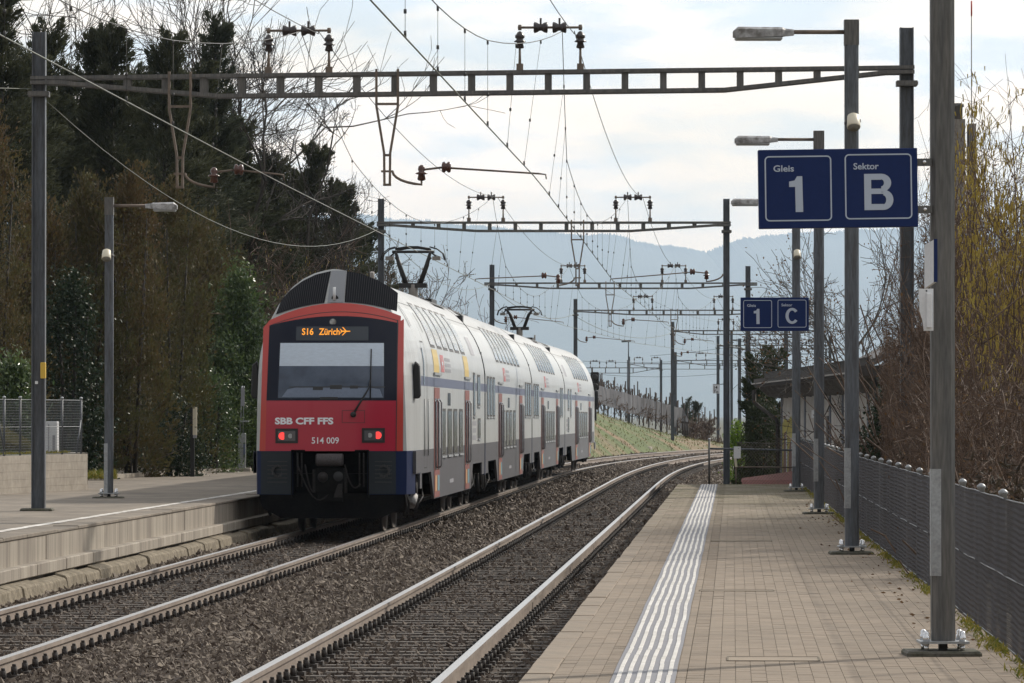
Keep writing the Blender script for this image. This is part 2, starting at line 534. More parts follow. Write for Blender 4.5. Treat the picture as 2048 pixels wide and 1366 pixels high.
# between the tracks, near to far
for (y0, y1, dens, s0, s1) in ((28, 44, 760, .016, .050), (44, 62, 420, .022, .055), (62, 90, 170, .03, .07), (90, 150, 60, .04, .085), (150, 260, 20, .06, .10)):
    P_.append(stones(int(dens * (y1 - y0) * 2.3), y0, y1, -3.07, -0.77, s0, s1, ridge, 1, (0.05, 0.95), int(y0)))
    # in the gauges, browner and sparser
    P_.append(stones(int(dens * .55 * (y1 - y0) * 1.36), y0, y1, -0.68, 0.68, s0 * .8, s1 * .8, flat(-0.20), 1, (0.0, 0.5), int(y0) + 1))
    P_.append(stones(int(dens * .6 * (y1 - y0) * 1.36), y0, y1, -0.68, 0.68, s0 * .8, s1 * .8, flat(-0.20), 2, (0.0, 0.6), int(y0) + 2))
    # beside the left platform wall and beside the right platform wall
    P_.append(stones(int(dens * .8 * (y1 - y0) * 0.8), y0, y1, -1.62, -0.78, s0, s1, lambda O: -.205 + np.clip((-.90 - O) / .75, 0, 1) * .105, 2, (0.3, 1.0), int(y0) + 3))
    P_.append(stones(int(dens * .7 * (y1 - y0) * 0.8), y0, y1, 0.80, 1.62, s0, s1, flat(-0.21), 1, (0.0, 0.6), int(y0) + 4))
P_.append(stones(5000, 117, 190, 0.8, 3.6, .05, .09, flat(-0.22), 1, (0.3, 1.0), 99))
v, f, t = join(P_)
tag(link('ballast_stones', fast_mesh('ballast_stones', v, f, M['stone'], t)), 'loose grey and rust brown stone ballast around both tracks', 'ballast', kind='stuff')

# ---- rails, sleepers, fasteners
RP = [(-0.036, 0.0), (0.036, 0.0), (0.036, -0.038), (0.010, -0.052), (0.010, -0.145), (0.075, -0.158), (0.075, -0.172),
      (-0.075, -0.172), (-0.075, -0.158), (-0.010, -0.145), (-0.010, -0.052), (-0.036, -0.038)]
def sleeper_mesh(name, clips):
    m = MB()
    m.prism([(-1.25, -0.11, -0.25), (-1.25, -0.08, -0.168), (-1.25, 0.08, -0.168), (-1.25, 0.11, -0.25)], (2.5, 0, 0), 0)
    if clips:
        for s in (-0.7525, 0.7525):
            for o in (-1, 1): clip(m, s + o * 0.115, o)
    return m.mesh(name, [M['sleeper'], M['fast']])
def clip(m, x, o):
    m.box(x - 0.045, x + 0.045, -0.075, 0.075, -0.172, -0.135, 1)
    m.tube([(x, 0, -0.14), (x, 0, -0.065)], 0.028, 6, 1)
    m.tube([(x, 0, -0.066), (x, 0, -0.045)], 0.018, 6, 1)
    m.bar((x - o * 0.02, -0.05, -0.12), (x - o * 0.065, -0.05, -0.142), 0.03, 0.03, 1)
    m.bar((x - o * 0.02, 0.05, -0.12), (x - o * 0.065, 0.05, -0.142), 0.03, 0.03, 1)
SL0, SL1 = sleeper_mesh('sleeper', False), sleeper_mesh('sleeper', True)
cm = MB(); clip(cm, 0, 1); CLIP = cm.mesh('fastener', [M['sleeper'], M['fast']])
cm = MB(); clip(cm, 0, -1); CLIPL = cm.mesh('fastener', [M['sleeper'], M['fast']])
for tr, lab in ((2, 'left railway track that the train stands on'), (1, 'right railway track beside the near platform')):
    root = thing('railway_track', lab, 'track')
    root['kind'] = 'structure'
    del root['category']
    for s in (-0.7525, 0.7525):
        rows = [[trk(y, s + x, z, tr) for x, z in RP + RP[:1]] for y in ysteps(14, 500, 1.0, 4.0, 130)]
        m = MB(); m.grid(rows, 0, False)
        for i in range(len(m.f)):
            if i % 12 == 0: m.m[i] = 1
        m.build('rail', [M['rail'], M['railtop']], root)
    y, k = 27.0, 0
    far = MB()
    while y < 330:
        p = trk(y, 0, 0.0, tr)
        if k < 300:
            near = k < 75
            o = link('sleeper', SL0 if near else SL1, root, p + Vector((0, 0, random.uniform(-.006, .004))), (0, 0, -math.atan(t1s(y)) + random.uniform(-.006, .006)))
            if near:
                for s in (-0.7525, 0.7525):
                    link('fastener', CLIPL, o, (s - 0.115, 0, 0)); link('fastener', CLIP, o, (s + 0.115, 0, 0))
        else:
            far.box(p.x - 1.25, p.x + 1.25, p.y - .11, p.y + .11, -.25, -.168)
        y += 0.60; k += 1
    tag(far.build('far_sleepers', M['sleeper'], root), kind='stuff')

# ---- near platform (right)
pl = thing('platform', 'near paved platform', 'platform'); pl['kind'] = 'structure'; del pl['category']; del pl['label']
def p1(Y, o, z):                               # o metres right of the platform edge
    v = trk(Y, P1E + o, 0.0, 1)
    return Vector((v.x, v.y, z))
def p1w(Y):                                    # paved width
    return (fence_x(Y) + 0.15) - (t1x(Y) + P1E)
body = MB()
yy = ysteps(14, P1END, 2.0, 2.0)
body.grid([[p1(y, 0.015, -0.6), p1(y, 0.015, P1Z - 0.14), p1(y, 0.19, P1Z - 0.006), p1(y, p1w(y) + 1.2, P1Z - 0.006), p1(y, p1w(y) + 1.2, -1.2)] for y in yy], 0, False)
e = P1END
body.poly([p1(e, 0.015, -0.9), p1(e, 0.015, P1Z - .045), p1(e, p1w(e) + 1.2, P1Z - .045), p1(e, p1w(e) + 1.2, -1.2)], 1)
for f_ in range(len(body.m)):
    pass
body.build('platform_base', [M['joint'], M['conc']], pl)
# kerb stones
kme = None
y = 26.0; k = 0
while y < P1END - 0.5:
    L = 1.0
    a, bq = p1(y, 0, 0), p1(y + L, 0, 0)
    if kme is None:
        m = MB(); m.box(0, 0.185, 0.006, L - 0.006, -0.13, 0.0); kme = m.mesh('kerb_stone', M['kerb'], bevel=0.008)
    link('kerb_stone', kme, pl, (a.x + random.uniform(-.006, .006), a.y, P1Z + random.uniform(-.005, .003)), (0, 0, -math.atan2(bq.x - a.x, bq.y - a.y)))
    y += L; k += 1
# end kerb
m = MB(); m.bar(p1(P1END - .06, 0.19, P1Z - .06), p1(P1END - .06, p1w(P1END), P1Z - .06), .1, .125); m.build('end_kerb', M['kerb'], pl)
# tactile strip: grey film and six white ribs
BL, BW = 0.57, 0.405
wav = lambda y, j: 0.0025 * math.sin(y * 1.3 + j * 0.1) + 0.003 * math.sin(y * 0.53 + 1.0) + 0.0008 * math.sin(y * 3.1 + j)
def band(o0, o1, z, step=0.35, jj=0, amp=1.0):
    return [[p1(y, o0 + amp * wav(y, jj), z), p1(y, o1 + amp * wav(y, jj), z)] for y in np.arange(26, P1END - 0.1, step)]
m = MB(); m.grid(band(BL, BL + BW, P1Z + 0.004, amp=0.6), 0, False); m.build('tactile_film', M['lgrey'], pl)
for j in range(6):
    o = BL + 0.028 + j * 0.0640
    m = MB()
    y = 26.0 + 0.1 * j
    while y < P1END - 0.6:
        L = random.choice((0.9, 1.2, 1.5))
        seg = np.linspace(y, min(y + L - 0.012, P1END - .2), 5)
        jit = random.uniform(-.003, .003)
        rows = [[p1(s, o + wav(s, j) + jit, P1Z + .0045), p1(s, o + .002 + wav(s, j) + jit, P1Z + .009), p1(s, o + .027 + wav(s, j) + jit, P1Z + .009), p1(s, o + .029 + wav(s, j) + jit, P1Z + .0045)] for s in seg]
        m.grid(rows, 0, False)
        y += L
    m.build('tactile_rib', M['white'], pl)
# pavers, laid in columns along the platform
pav_near, Vs, Fs, Ts = [], [], [], []
def columns(Y):
    return None
cols, o = [], 0.192
while o < 4.2:
    if abs(o - (BL - 0.115)) < 0.06: cols.append((o, BL - 0.004 - o, 'soldier')); o = BL
    elif BL - 0.01 <= o < BL + BW: o = BL + BW + 0.004; cols.append((o, .06, 'plain')); o += .064; cols.append((o, .11, 'soldier')); o += .114
    else: cols.append((o, 0.0965, 'plain')); o += 0.0985
# under the film, so that it has something to lie on
m = MB(); m.grid([[p1(y, BL - .004, P1Z - .001), p1(y, BL + BW + .002, P1Z - .001)] for y in yy if y > 25], 0, False); m.build('film_bed', M['paver1'], pl)
quad_n = 0
near_list = []
for (o, w, kind) in cols:
    L = 0.225 if kind == 'plain' else 0.075
    ya = 26.0 + random.uniform(0, L)
    while ya < P1END - 0.15:
        if o + w < p1w(ya) + 0.02:
            y1 = ya + L - 0.004
            near_list.append((ya, y1, o, w))
        ya += L
near_list.sort(key=lambda q: q[0] + (0 if q[0] > 28.2 else 500))
for i, (ya, y1, o, w) in enumerate(near_list):
    dz = random.gauss(0, 0.0005)
    tl = random.gauss(0, 0.0003)
    zt = P1Z + dz
    w2 = w - 0.001
    a, bq, c_, d = p1(ya, o, zt), p1(ya, o + w2, zt + tl), p1(y1, o + w2, zt + tl), p1(y1, o, zt)
    q = 0.004
    a2, b2, c2, d2 = (Vector((p.x, p.y, P1Z - 0.05)) for p in (a, bq, c_, d))
    vs = [a, bq, c_, d, a2, b2, c2, d2]
    fs = [(0, 1, 2, 3), (0, 4, 5, 1), (1, 5, 6, 2), (2, 6, 7, 3), (3, 7, 4, 0)]
    if i < 300:
        m = MB(); m.add(vs, fs); m.build('paver', M['paver1'], pl)
    else:
        n = len(Vs) * 8
        Vs.append([tuple(p) for p in vs]); Fs.append([[x + n for x in f_] for f_ in fs]); Ts.append([random.random()] * 8)
pf = link('paver_field', fast_mesh('paver_field', np.array(Vs).reshape(-1, 3), np.array(Fs).reshape(-1, 4), M['paver'], np.array(Ts).ravel()), pl)
pf['kind'] = 'stuff'

# cover slabs let into the paving
for (yy_s, o_s, w_s, l_s) in ((32.6, 1.30, .62, .55), (45.5, 1.02, .70, .30), (63.5, 1.05, .8, .45), (90.0, 1.05, 1.1, .6)):
    m = MB()
    a_, b_, c_, d_ = p1(yy_s, o_s, P1Z + .003), p1(yy_s, o_s + w_s, P1Z + .003), p1(yy_s + l_s, o_s + w_s, P1Z + .003), p1(yy_s + l_s, o_s, P1Z + .003)
    m.prism([a_, b_, c_, d_], (0, 0, -.03)); m.build('cover_slab', M['kerb'], pl)
    m = MB()
    for u_, v_ in ((a_, b_), (b_, c_), (d_, c_), (a_, d_)): m.bar(u_ + Vector((0, 0, -.001)), v_ + Vector((0, 0, -.001)), .012, .007)
    m.build('slab_joint', M['joint'], pl)

# ---- far platform (left)
p2r = thing('platform', 'far', 'platform'); p2r['kind'] = 'structure'; del p2r['category']; del p2r['label']
def p2(Y, o, z):                               # o metres left of the edge
    v = trk(Y, P2E - o, 0.0, 2)
    return Vector((v.x, v.y, z))
P2END = 175.0
m = MB()
m.grid([[p2(y, 0.30, P2Z), p2(y, 2.0, P2Z + 0.01), p2(y, 5.0, P2Z + .02), p2(y, 30, P2Z + .05)] for y in ysteps(20, P2END, 3, 3)], 0, False)
m.build('platform_surface', M['asphalt'], p2r)
m = MB()
m.grid([[p2(y, 0.02, P2Z - .06), p2(y, 0.02, -0.7)] for y in ysteps(20, P2END, 3, 3)], 0, False)
m.poly([p2(P2END, 0, P2Z), p2(P2END, 0, -1), p2(P2END, 30, -1), p2(P2END, 30, P2Z)])
m.build('platform_base', M['conc'], p2r)
# wall panels with a capping, a ledge of blocks and rough foundation stones below
edges = [38.0]
while edges[-1] < P2END: edges.append(edges[-1] + random.choice((2.0, 3.0, 3.0, 4.0)))
for a, c_ in zip(edges[:-1], edges[1:]):
    m = MB(); j = random.uniform(-.006, .006)
    m.prism([p2(a + .008, j, 0.235), p2(c_ - .008, j, 0.235), p2(c_ - .008, j, P2Z - .045), p2(a + .008, j, P2Z - .045)], (-0.25, 0.012, 0))
    m.build('wall_panel', M['conc'], p2r)
y = 38.6
while y < 150:
    L = random.choice((1.9, 2.6, 2.6))
    m = MB(); j = random.uniform(-.008, .008)
    m.prism([p2(y + .008, -0.02, P2Z - .04), p2(y + L - .008, -0.02, P2Z - .04), p2(y + L - .008, -0.02, P2Z + .006 + j), p2(y + .008, -0.02, P2Z + .006 + j)], (-0.34, 0.016, 0))
    m.build('edge_slab', M['asphalt'], p2r, bevel=0.01)
    y += L
y = 37.3
while y < 130:
    L = 2.5
    m = MB(); j = random.uniform(-.008, .008)
    m.prism([p2(y + .008, -0.15 + j, 0.085), p2(y + L - .008, -0.15 + j, 0.085), p2(y + L - .008, -0.15 + j, 0.235), p2(y + .008, -0.15 + j, 0.235)], (-0.17, 0.008, 0))
    m.build('ledge_block', M['conc'], p2r, bevel=0.012)
    y += L
y = 37.0
while y < 110:
    L = random.uniform(1.0, 2.4)
    m = MB()
    w = random.uniform(.10, .18); h = 0.078 + random.uniform(-.03, .008)
    pts = [p2(y, -0.10, -0.3), p2(y, -0.12 - w - .06, -0.3), p2(y, -0.12 - w, h - .045), p2(y, -0.10, h)]
    nx = p2(y + L * .998, -0.18, 0) - p2(y, -0.18, 0)
    m.prism(pts, nx)
    bm = m.build('foundation_stone', M['foundation'], p2r, bevel=0.018)
    y += L * 0.99
# worn white safety line
m = MB()
rows = []
for y in np.arange(38, 150, 0.5):
    a, w = random.uniform(-.012, .012), random.uniform(-.014, .014)
    rows.append([p2(y, 0.48 + a, P2Z + .006), p2(y, 0.62 + w, P2Z + .006)])
m.grid(rows, 0, False); m.build('safety_line', M['wornwhite'], p2r)
# bank kerb at the back of the far platform
m = MB()
kb = [P(150, 962, 104), P(240, 957, 108), P(370, 943, 116), P(480, 938, 122), P(540, 932, 128)]
for a, c_ in zip(kb[:-1], kb[1:]):
    a.z = c_.z = P2Z + .05
    m.bar(a, c_, .12, .13)
m.build('back_kerb', M['conc2'], p2r)
# ------------------------------------------------------------------ lettering
def text_mesh(txt, height, bold=0.0, width=None, spacing=1.0):
    cu = bpy.data.curves.new('lettering', 'FONT')
    cu.body = txt
    cu.size = 1.0
    cu.offset = bold
    cu.space_character = spacing
    cu.resolution_u = 3
    ob = bpy.data.objects.new('lettering', cu)
    C.objects.link(ob)
    dg = bpy.context.evaluated_depsgraph_get()
    me = bpy.data.meshes.new_from_object(ob.evaluated_get(dg))
    bpy.data.objects.remove(ob)
    bpy.data.curves.remove(cu)
    vs = [list(v.co) for v in me.vertices]
    fs = [tuple(p.vertices) for p in me.polygons]
    bpy.data.meshes.remove(me)
    x0 = min(v[0] for v in vs); x1 = max(v[0] for v in vs)
    y1 = 0.73 + bold                           # cap height of the built-in face
    k = height / y1
    kx = k if width is None else width / (x1 - x0)
    return [((v[0] - x0) * kx, v[1] * k) for v in vs], fs
def add_text(mb, txt, h, x, z, ymap, bold=0.0, width=None, mi=0, spacing=1.0):
    vs, fs = text_mesh(txt, h, bold, width, spacing)
    mb.add([(x + a, ymap(x + a, z + b), z + b) for a, b in vs], fs, mi)

# ------------------------------------------------------------------ train materials
M['tw'] = mat('white_body_paint', (0.495, 0.505, 0.505), 0.34, col2=(0.345, 0.35, 0.345), var=0.09, scale=1.6, streak=(1, 6, 0.14), coat=0.12, lo=0.35, hi=0.80)
M['troof'] = mat('roof_grey', (0.36, 0.365, 0.365), 0.42, col2=(0.29, 0.295, 0.295), var=0.08, scale=1.2, streak=(0.3, 2.5, 0.3))
M['tgrey'] = mat('lower_grey', (0.082, 0.080, 0.092), 0.45, col2=(0.066, 0.064, 0.072), var=0.06, scale=2, streak=(1, 4, 0.2))
M['tstripe'] = mat('stripe_blue_grey', (0.105, 0.125, 0.20), 0.38, var=0.05, scale=2)
M['tblue'] = mat('dark_blue', (0.005, 0.015, 0.062), 0.35, spec=.25)
M['tred'] = mat('pillar_red', (0.48, 0.040, 0.028), 0.33, coat=0.3)
M['tred2'] = mat('front_red', (0.42, 0.010, 0.040), 0.33, coat=0.35)
M['tdoor'] = mat('door_red', (0.20, 0.060, 0.052), 0.5, var=0.1, scale=3)
M['tglass'] = mat('dark_glass', (0.012, 0.014, 0.022), 0.06, spec=0.6)
M['tmask'] = mat('mask_glass', (0.006, 0.008, 0.020), 0.12, spec=0.22)
M['twin'] = mat('saloon_window', (0.062, 0.066, 0.066), 0.16, spec=0.28)
M['twinup'] = mat('upper_window', (0.22, 0.24, 0.26), 0.08, spec=0.9, metal=0.35)
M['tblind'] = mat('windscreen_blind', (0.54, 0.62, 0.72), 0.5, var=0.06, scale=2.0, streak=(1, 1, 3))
M['tcab'] = mat('windscreen_lower', (0.042, 0.058, 0.092), 0.12, spec=0.6, col2=(0.075, 0.10, 0.15), scale=2)
M['tdesk'] = mat('driver_desk', (0.16, 0.20, 0.28), 0.5, var=0.1, scale=5)
M['tpanel'] = mat('buffer_panel_grey', (0.024, 0.030, 0.036), 0.55, var=0.05, scale=5, spec=.2)
M['tblack'] = mat('underframe_black', (0.004, 0.004, 0.0045), 0.85, col2=(0.010, 0.009, 0.008), var=0.3, scale=4, spec=0.1)
M['tmech'] = mat('bogie_grime', (0.022, 0.019, 0.018), 0.7, var=0.4, scale=6, spec=.25)
M['tcoup'] = mat('coupler_cover', (0.075, 0.068, 0.07), .7, var=.2, scale=8, spec=.2)
M['twheel'] = mat('wheel_steel', (0.10, 0.09, 0.085), 0.5, metal=0.5)
M['tyellow'] = mat('class_yellow', (0.55, 0.40, 0.12), 0.45, var=0.05, scale=3)
M['tlogo'] = mat('emblem_red', (0.42, 0.10, 0.11), 0.5)
M['tmark'] = mat('grey_print', (0.30, 0.30, 0.33), 0.6)
M['tposter'] = mat('door_sticker_blue', (0.10, 0.20, 0.24), 0.6)
M['tposter2'] = mat('door_sticker_orange', (0.42, 0.22, 0.10), 0.6)
M['twhite'] = mat('lettering_white', (0.86, 0.85, 0.90), 0.5)
M['tdisp'] = mat('display_black', (0.025, 0.033, 0.045), 0.25)
M['tamber'] = emit('amber_display', (1.0, 0.36, 0.02), 1.15)
M['ttail'] = emit('red_tail_light', (1.0, 0.045, 0.04), 1.6)
M['tlens'] = mat('lamp_lens', (0.10, 0.10, 0.11), 0.15)
M['tgrille'] = mat('grille_black', (0.006, 0.006, 0.009), 0.6, spec=.15)
M['trib'] = mat('grille_rib', (0.045, 0.045, 0.052), 0.5, spec=.3)
M['tseam'] = mat('seam_dark', (0.03, 0.03, 0.032), 0.6)
M['tplate'] = mat('roof_centre_grey', (0.25, 0.26, 0.28), 0.4)
M['pant'] = mat('pantograph_steel', (0.030, 0.028, 0.028), 0.5, metal=0.3)
M['pantl'] = mat('pantograph_post', (0.22, 0.20, 0.18), 0.5)

PROF = [(1.00, 1.385), (1.41, 1.385), (2.53, 1.385), (2.70, 1.385), (2.92, 1.38), (3.10, 1.355), (3.30, 1.31), (3.50, 1.24), (3.70, 1.145), (3.90, 1.02),
        (4.06, 0.89), (4.22, 0.72), (4.35, 0.53), (4.44, 0.32), (4.495, 0.12), (4.50, 0.0)]
def side_x(z):
    for (z0, x0), (z1, x1) in zip(PROF[:-1], PROF[1:]):
        if z <= z1:
            return x0 + (x1 - x0) * max(0.0, (z - z0)) / (z1 - z0)
    return 0.0
CARS = [81.0, 105.2, 129.8, 154.4, 181.4]
train = thing('train', 'red white and blue double deck train with pantographs on the left track', 'train', trk(81.0, 0, 0, 2))
T0 = Vector(train.location)

def side_patch(m, s0, s1, z0, z1, off=0.004, mi=0, sx=1, nz=None, slant=0.0):
    nz = nz or max(1, int((z1 - z0) / 0.12) if z1 > 2.9 else 1)
    rows = []
    for i in range(nz + 1):
        z = z0 + (z1 - z0) * i / nz
        dx = off; zz = z
        if z > 2.9:
            e = 0.02; tx, tz = side_x(z + e) - side_x(z - e), 2 * e
            L = math.hypot(tx, tz); dx = off * tz / L; zz = z - off * tx / L
        rows.append([(sx * (side_x(z) + dx), s0 + slant * i / nz, zz), (sx * (side_x(z) + dx), s1 + slant * i / nz, zz)])
    m.grid(rows, mi, False)

def body_shell(m, s0, s1):
    """material slots: 0 white 1 grey 2 stripe 3 roof"""
    pr = PROF
    def ring(s): return [(x, s, z) for z, x in pr] + [(-x, s, z) for z, x in reversed(pr[:-1])]
    r0, r1 = ring(s0), ring(s1)
    n = len(r0)
    k0 = len(m.v)
    m.v.extend(r0 + r1)
    for i in range(n - 1):
        zc = (r0[i][2] + r0[i + 1][2]) / 2
        mi = 1 if zc < 1.41 else 2 if 2.53 < zc < 2.70 else 3 if zc > 3.95 else 0
        m.f.append((k0 + i, k0 + i + 1, k0 + n + i + 1, k0 + n + i)); m.m.append(mi); m.s.append(zc > 2.9)
    for r in (r0, r1):
        m.add(r, [tuple(range(n))], 4)

def underframe(m, L, bog):
    m.box(-1.1, 1.1, 0.5, L - 0.5, 0.72, 1.02, 0)
    for s in bog:
        m.box(-1.05, -0.85, s - 1.7, s + 1.7, 0.42, 0.72, 1); m.box(0.85, 1.05, s - 1.7, s + 1.7, 0.42, 0.72, 1)
        m.box(-.9, .9, s - .25, s + .25, .35, .75, 1)
        for w in (-1.15, 1.15):
            for sx in (-1, 1):
                m.lathe((sx * 0.70, s + w, 0.44), (sx, 0, 0), [(-.02, .47), (.02, .45), (.06, .43), (.065, .2), (.12, .15)], 20, 2)
                m.box(sx * .98 - .12, sx * .98 + .12, s + w - .2, s + w + .2, .32, .62, 1)
                m.tube([(sx * 1.1, s + w - .32, .75), (sx * 1.12, s + w - .30, .3)], .05, 6, 1)
        for sx in (-1, 1):
            m.tube([(sx * 1.12, s - .5, 1.0), (sx * 1.14, s - .5, .38)], .07, 8, 1)
            m.tube([(sx * 1.12, s + .5, 1.0), (sx * 1.14, s + .45, .38)], .07, 8, 1)
            m.box(sx * 1.1 - .06, sx * 1.1 + .06, s - .12, s + .12, .36, .66, 1)
            m.tube([(sx * 1.16, s - 1.6, .9), (sx * 1.2, s - 1.4, .5), (sx * 1.16, s - .7, .42)], .02, 6, 1)
            m.tube([(sx * 1.16, s + 1.7, .95), (sx * 1.22, s + 1.5, .55), (sx * 1.16, s + .9, .40)], .02, 6, 1)

def skirt(m, s0, s1, sx=1):
    x = sx * 1.384
    m.prism([(x, s0, 1.02), (x, s0 + .85, .50), (x, s1 - .85, .50), (x, s1, 1.02)], (-sx * .05, 0, 0), 0)

WIN = {}                                        # shared small meshes are not needed: every pane follows the curved side
def window(car, s0, s1, z0, z1, up=False, frame=True):
    m = MB()
    side_patch(m, s0, s1, z0, z1, 0.012, 0)
    w = m.build('window', M['twinup' if up else 'twin'], car)
    if frame:
        f = MB(); g = 0.05
        side_patch(f, s0 - g, s1 + g * (2.4 if up else 1.2), z0 - g, z1 + g, 0.006, 0)
        f.build('window_frame', M['tseam'], car)
        if not up:
            s = MB(); x = side_x(z0) + .03
            s.box(x - .03, x, s0 - .05, s1 + .08, z0 - .07, z0 - .035); s.build('window_sill', M['galvl'], car)

def door(car, s0, s1, yellow):
    m = MB(); x = 1.385
    side_patch(m, s0, s1, .52, 2.52, 0.010, 0)
    m.build('door', M['tdoor'], car)
    mid = (s0 + s1) / 2
    for a, b_ in ((s0 + .16, mid - .12), (mid + .14, s1 - .16)):
        g = MB(); side_patch(g, a, b_, 1.02, 2.32, 0.018, 0); g.build('door_window', M['tglass'], car)
        f = MB(); f.tube([(x + .02, b_ + .05, 1.05), (x + .05, b_ + .05, 1.1), (x + .05, b_ + .05, 2.25), (x + .02, b_ + .05, 2.3)], .018, 6, 0); f.build('door_rail', M['galvl'], car)
    g = MB(); side_patch(g, s0 + .15, mid - .06, .63, .92, 0.016, 0); g.build('door_sticker', M['tposter2'], car)
    g = MB(); side_patch(g, mid + .06, s1 - .15, .63, .92, 0.016, 0); g.build('door_sticker', M['tposter'], car)
    g = MB(); side_patch(g, s0 + .0, s1 - .0, 2.54, 2.69, 0.008, 0); g.build('door_header', M['tstripe'], car)
    g = MB(); g.box(x, x + .035, s0 - .2, s1 + .3, 2.745, 2.79); g.build('door_canopy', M['galvl'], car)
    if yellow:
        g = MB(); side_patch(g, s0, s1, 2.80, 3.22, 0.006, 0); g.build('class_marking', M['tyellow'], car)

def marks(car, s, z, w, h, rows=3, seed=0):
    r = random.Random(seed); m = MB()
    for i in range(rows):
        a = s
        while a < s + w:
            b_ = a + r.uniform(.1, .2)
            side_patch(m, a, b_ - .03, z + h * (rows - 1 - i) / rows, z + h * (rows - 1 - i) / rows + h / rows * .62, 0.005, 0, nz=1)
            a = b_
    m.build('lettering', M['tmark'], car)

cars = []
for ci in range(4):
    ya, yb = CARS[ci], CARS[ci + 1] - 0.40
    A, B_ = trk(ya, 0, 0, 2), trk(yb, 0, 0, 2)
    L = (B_ - A).length
    ang = -math.atan2(B_.x - A.x, B_.y - A.y)
    m = MB()
    s_start = 2.4 if ci == 0 else 0.0
    s_end = L - 1.6 if ci == 3 else L
    body_shell(m, s_start, s_end)
    car = m.build('carriage', [M['tw'], M['tgrey'], M['tstripe'], M['troof'], M['tblack']], train, loc=A - T0, rot=(0, 0, ang))
    car['label'] = ['rear carriage with the driving cab and red front', 'second carriage from the red cab', 'third carriage from the red cab', 'farthest carriage at the head of the train'][ci]
    cars.append((car, A, ang, L))
    if ci == 3:                                # rounded far cab
        m = MB(); rings = []
        for t in (0, .35, .65, .85, .97):
            k = math.sqrt(max(0, 1 - t * t)); k = 0.55 + 0.45 * k
            r = [(x * (.80 + .2 * k if z < 3 else k), s_end + 1.5 * t, z if z < 2.8 else 2.8 + (z - 2.8) * k) for z, x in PROF]
            rings.append(r + [(-x, y, z) for x, y, z in reversed(r[:-1])])
        m.grid(rings, 0, True); m.poly(rings[-1], 0)
        m.build('far_cab', M['tw'], car)
        m = MB(); m.box(1.38, 1.50, s_end + .9, s_end + 1.02, 2.25, 2.95); m.build('mirror', M['black'], car, bevel=.03)
    bog = [3.9, L - 3.2] if ci == 0 else [3.2, L - 3.9] if ci == 3 else [3.2, L - 3.2]
    m = MB(); underframe(m, L if ci else L, bog)
    m.build('bogies' if False else 'running_gear', [M['tblack'], M['tmech'], M['twheel']], car)
    for sx in (1, -1):
        m = MB(); skirt(m, 5.2 if ci == 0 else 4.6, L - 4.6, sx); m.build('skirt', M['tgrey'], car)
        m = MB(); m.box(sx * 1.384 - .03, sx * 1.384, (0.02 if ci else 2.2), (1.2 if ci else 2.7), .74, 1.02); m.build('end_skirt', M['tgrey'], car)
        m = MB(); m.box(sx * 1.384 - .03, sx * 1.384, L - 1.1, L - .02, .74, 1.02); m.build('end_skirt', M['tgrey'], car)
    if ci < 3:
        m = MB(); m.box(-1.30, 1.30, L - .01, L + .42, .75, 3.4); m.box(-.9, .9, L - .01, L + .42, 3.4, 4.2); m.build('gangway', M['tseam'], car)
        m = MB(); m.box(1.30, 1.388, L + .05, L + .30, .72, 1.41); m.build('gap_post', M['tblue'], car)
        m = MB(); m.box(1.30, 1.388, L + .05, L + .30, 2.50, 2.72); m.build('gap_band', M['tblue'], car)

def Y2s(ci, y):                                 # distance along a carriage for a world Y
    return (y - cars[ci][1].y) / math.cos(cars[ci][2])
def setcar(ci, ups, lows, mids, doors, yellow, extra=()):
    car = cars[ci][0]
    for a, b_ in ups: window(car, Y2s(ci, a), Y2s(ci, b_), 3.30, 4.02, True)
    for a, b_ in lows: window(car, Y2s(ci, a), Y2s(ci, b_), 1.29, 2.09)
    for a, b_, z0, z1 in mids: window(car, Y2s(ci, a), Y2s(ci, b_), z0, z1)
    for a, b_ in doors: door(car, Y2s(ci, a), Y2s(ci, b_), yellow)
sp = lambda a, b_, n, f: [(a + (b_ - a) * i / n, a + (b_ - a) * (i + f) / n) for i in range(n)]
setcar(0, [(87.2, 88.4), (89.2, 90.5), (91.1, 92.4), (93.1, 94.3), (94.9, 96.3), (97.0, 98.3)],
       [(89.4, 90.7), (91.4, 92.7), (93.3, 94.5), (95.2, 96.4)],
       [(100.4, 101.1, 2.03, 2.86), (102.0, 103.1, 2.25, 2.83), (102.2, 103.2, 1.55, 1.90)], [(87.2, 88.8), (97.2, 98.8)], True)
setcar(1, sp(111.4, 124.2, 7, .62), [(113.2, 114.4), (115, 116.2), (116.7, 117.9), (118.6, 119.8)],
       [(106, 106.9, 2.02, 2.83), (107.3, 108.2, 2.02, 2.83), (108.6, 109.5, 2.02, 2.83)] + [(125.4, 126.3, 2.02, 2.83), (126.8, 127.7, 2.02, 2.83), (128.1, 129, 2.02, 2.83)],
       [(111.2, 112.8), (122.0, 123.7)], False)
setcar(2, sp(135.5, 148.2, 7, .62), sp(138.4, 146.2, 5, .66),
       [(130.8, 131.7, 2.02, 2.83), (132.1, 133, 2.02, 2.83), (133.3, 134.2, 2.02, 2.83), (150.2, 151.1, 2.02, 2.83), (151.6, 152.5, 2.02, 2.83)],
       [(135.8, 137.5), (146.9, 148.5)], False)
setcar(3, sp(163.0, 176.0, 7, .6), sp(165.4, 173.6, 5, .66), [(156.6, 157.7, 2.25, 2.83), (158.6, 159.4, 2.02, 2.83), (156.6, 157.6, 1.55, 1.9)], [(162.5, 164.2), (174.2, 175.9)], False)
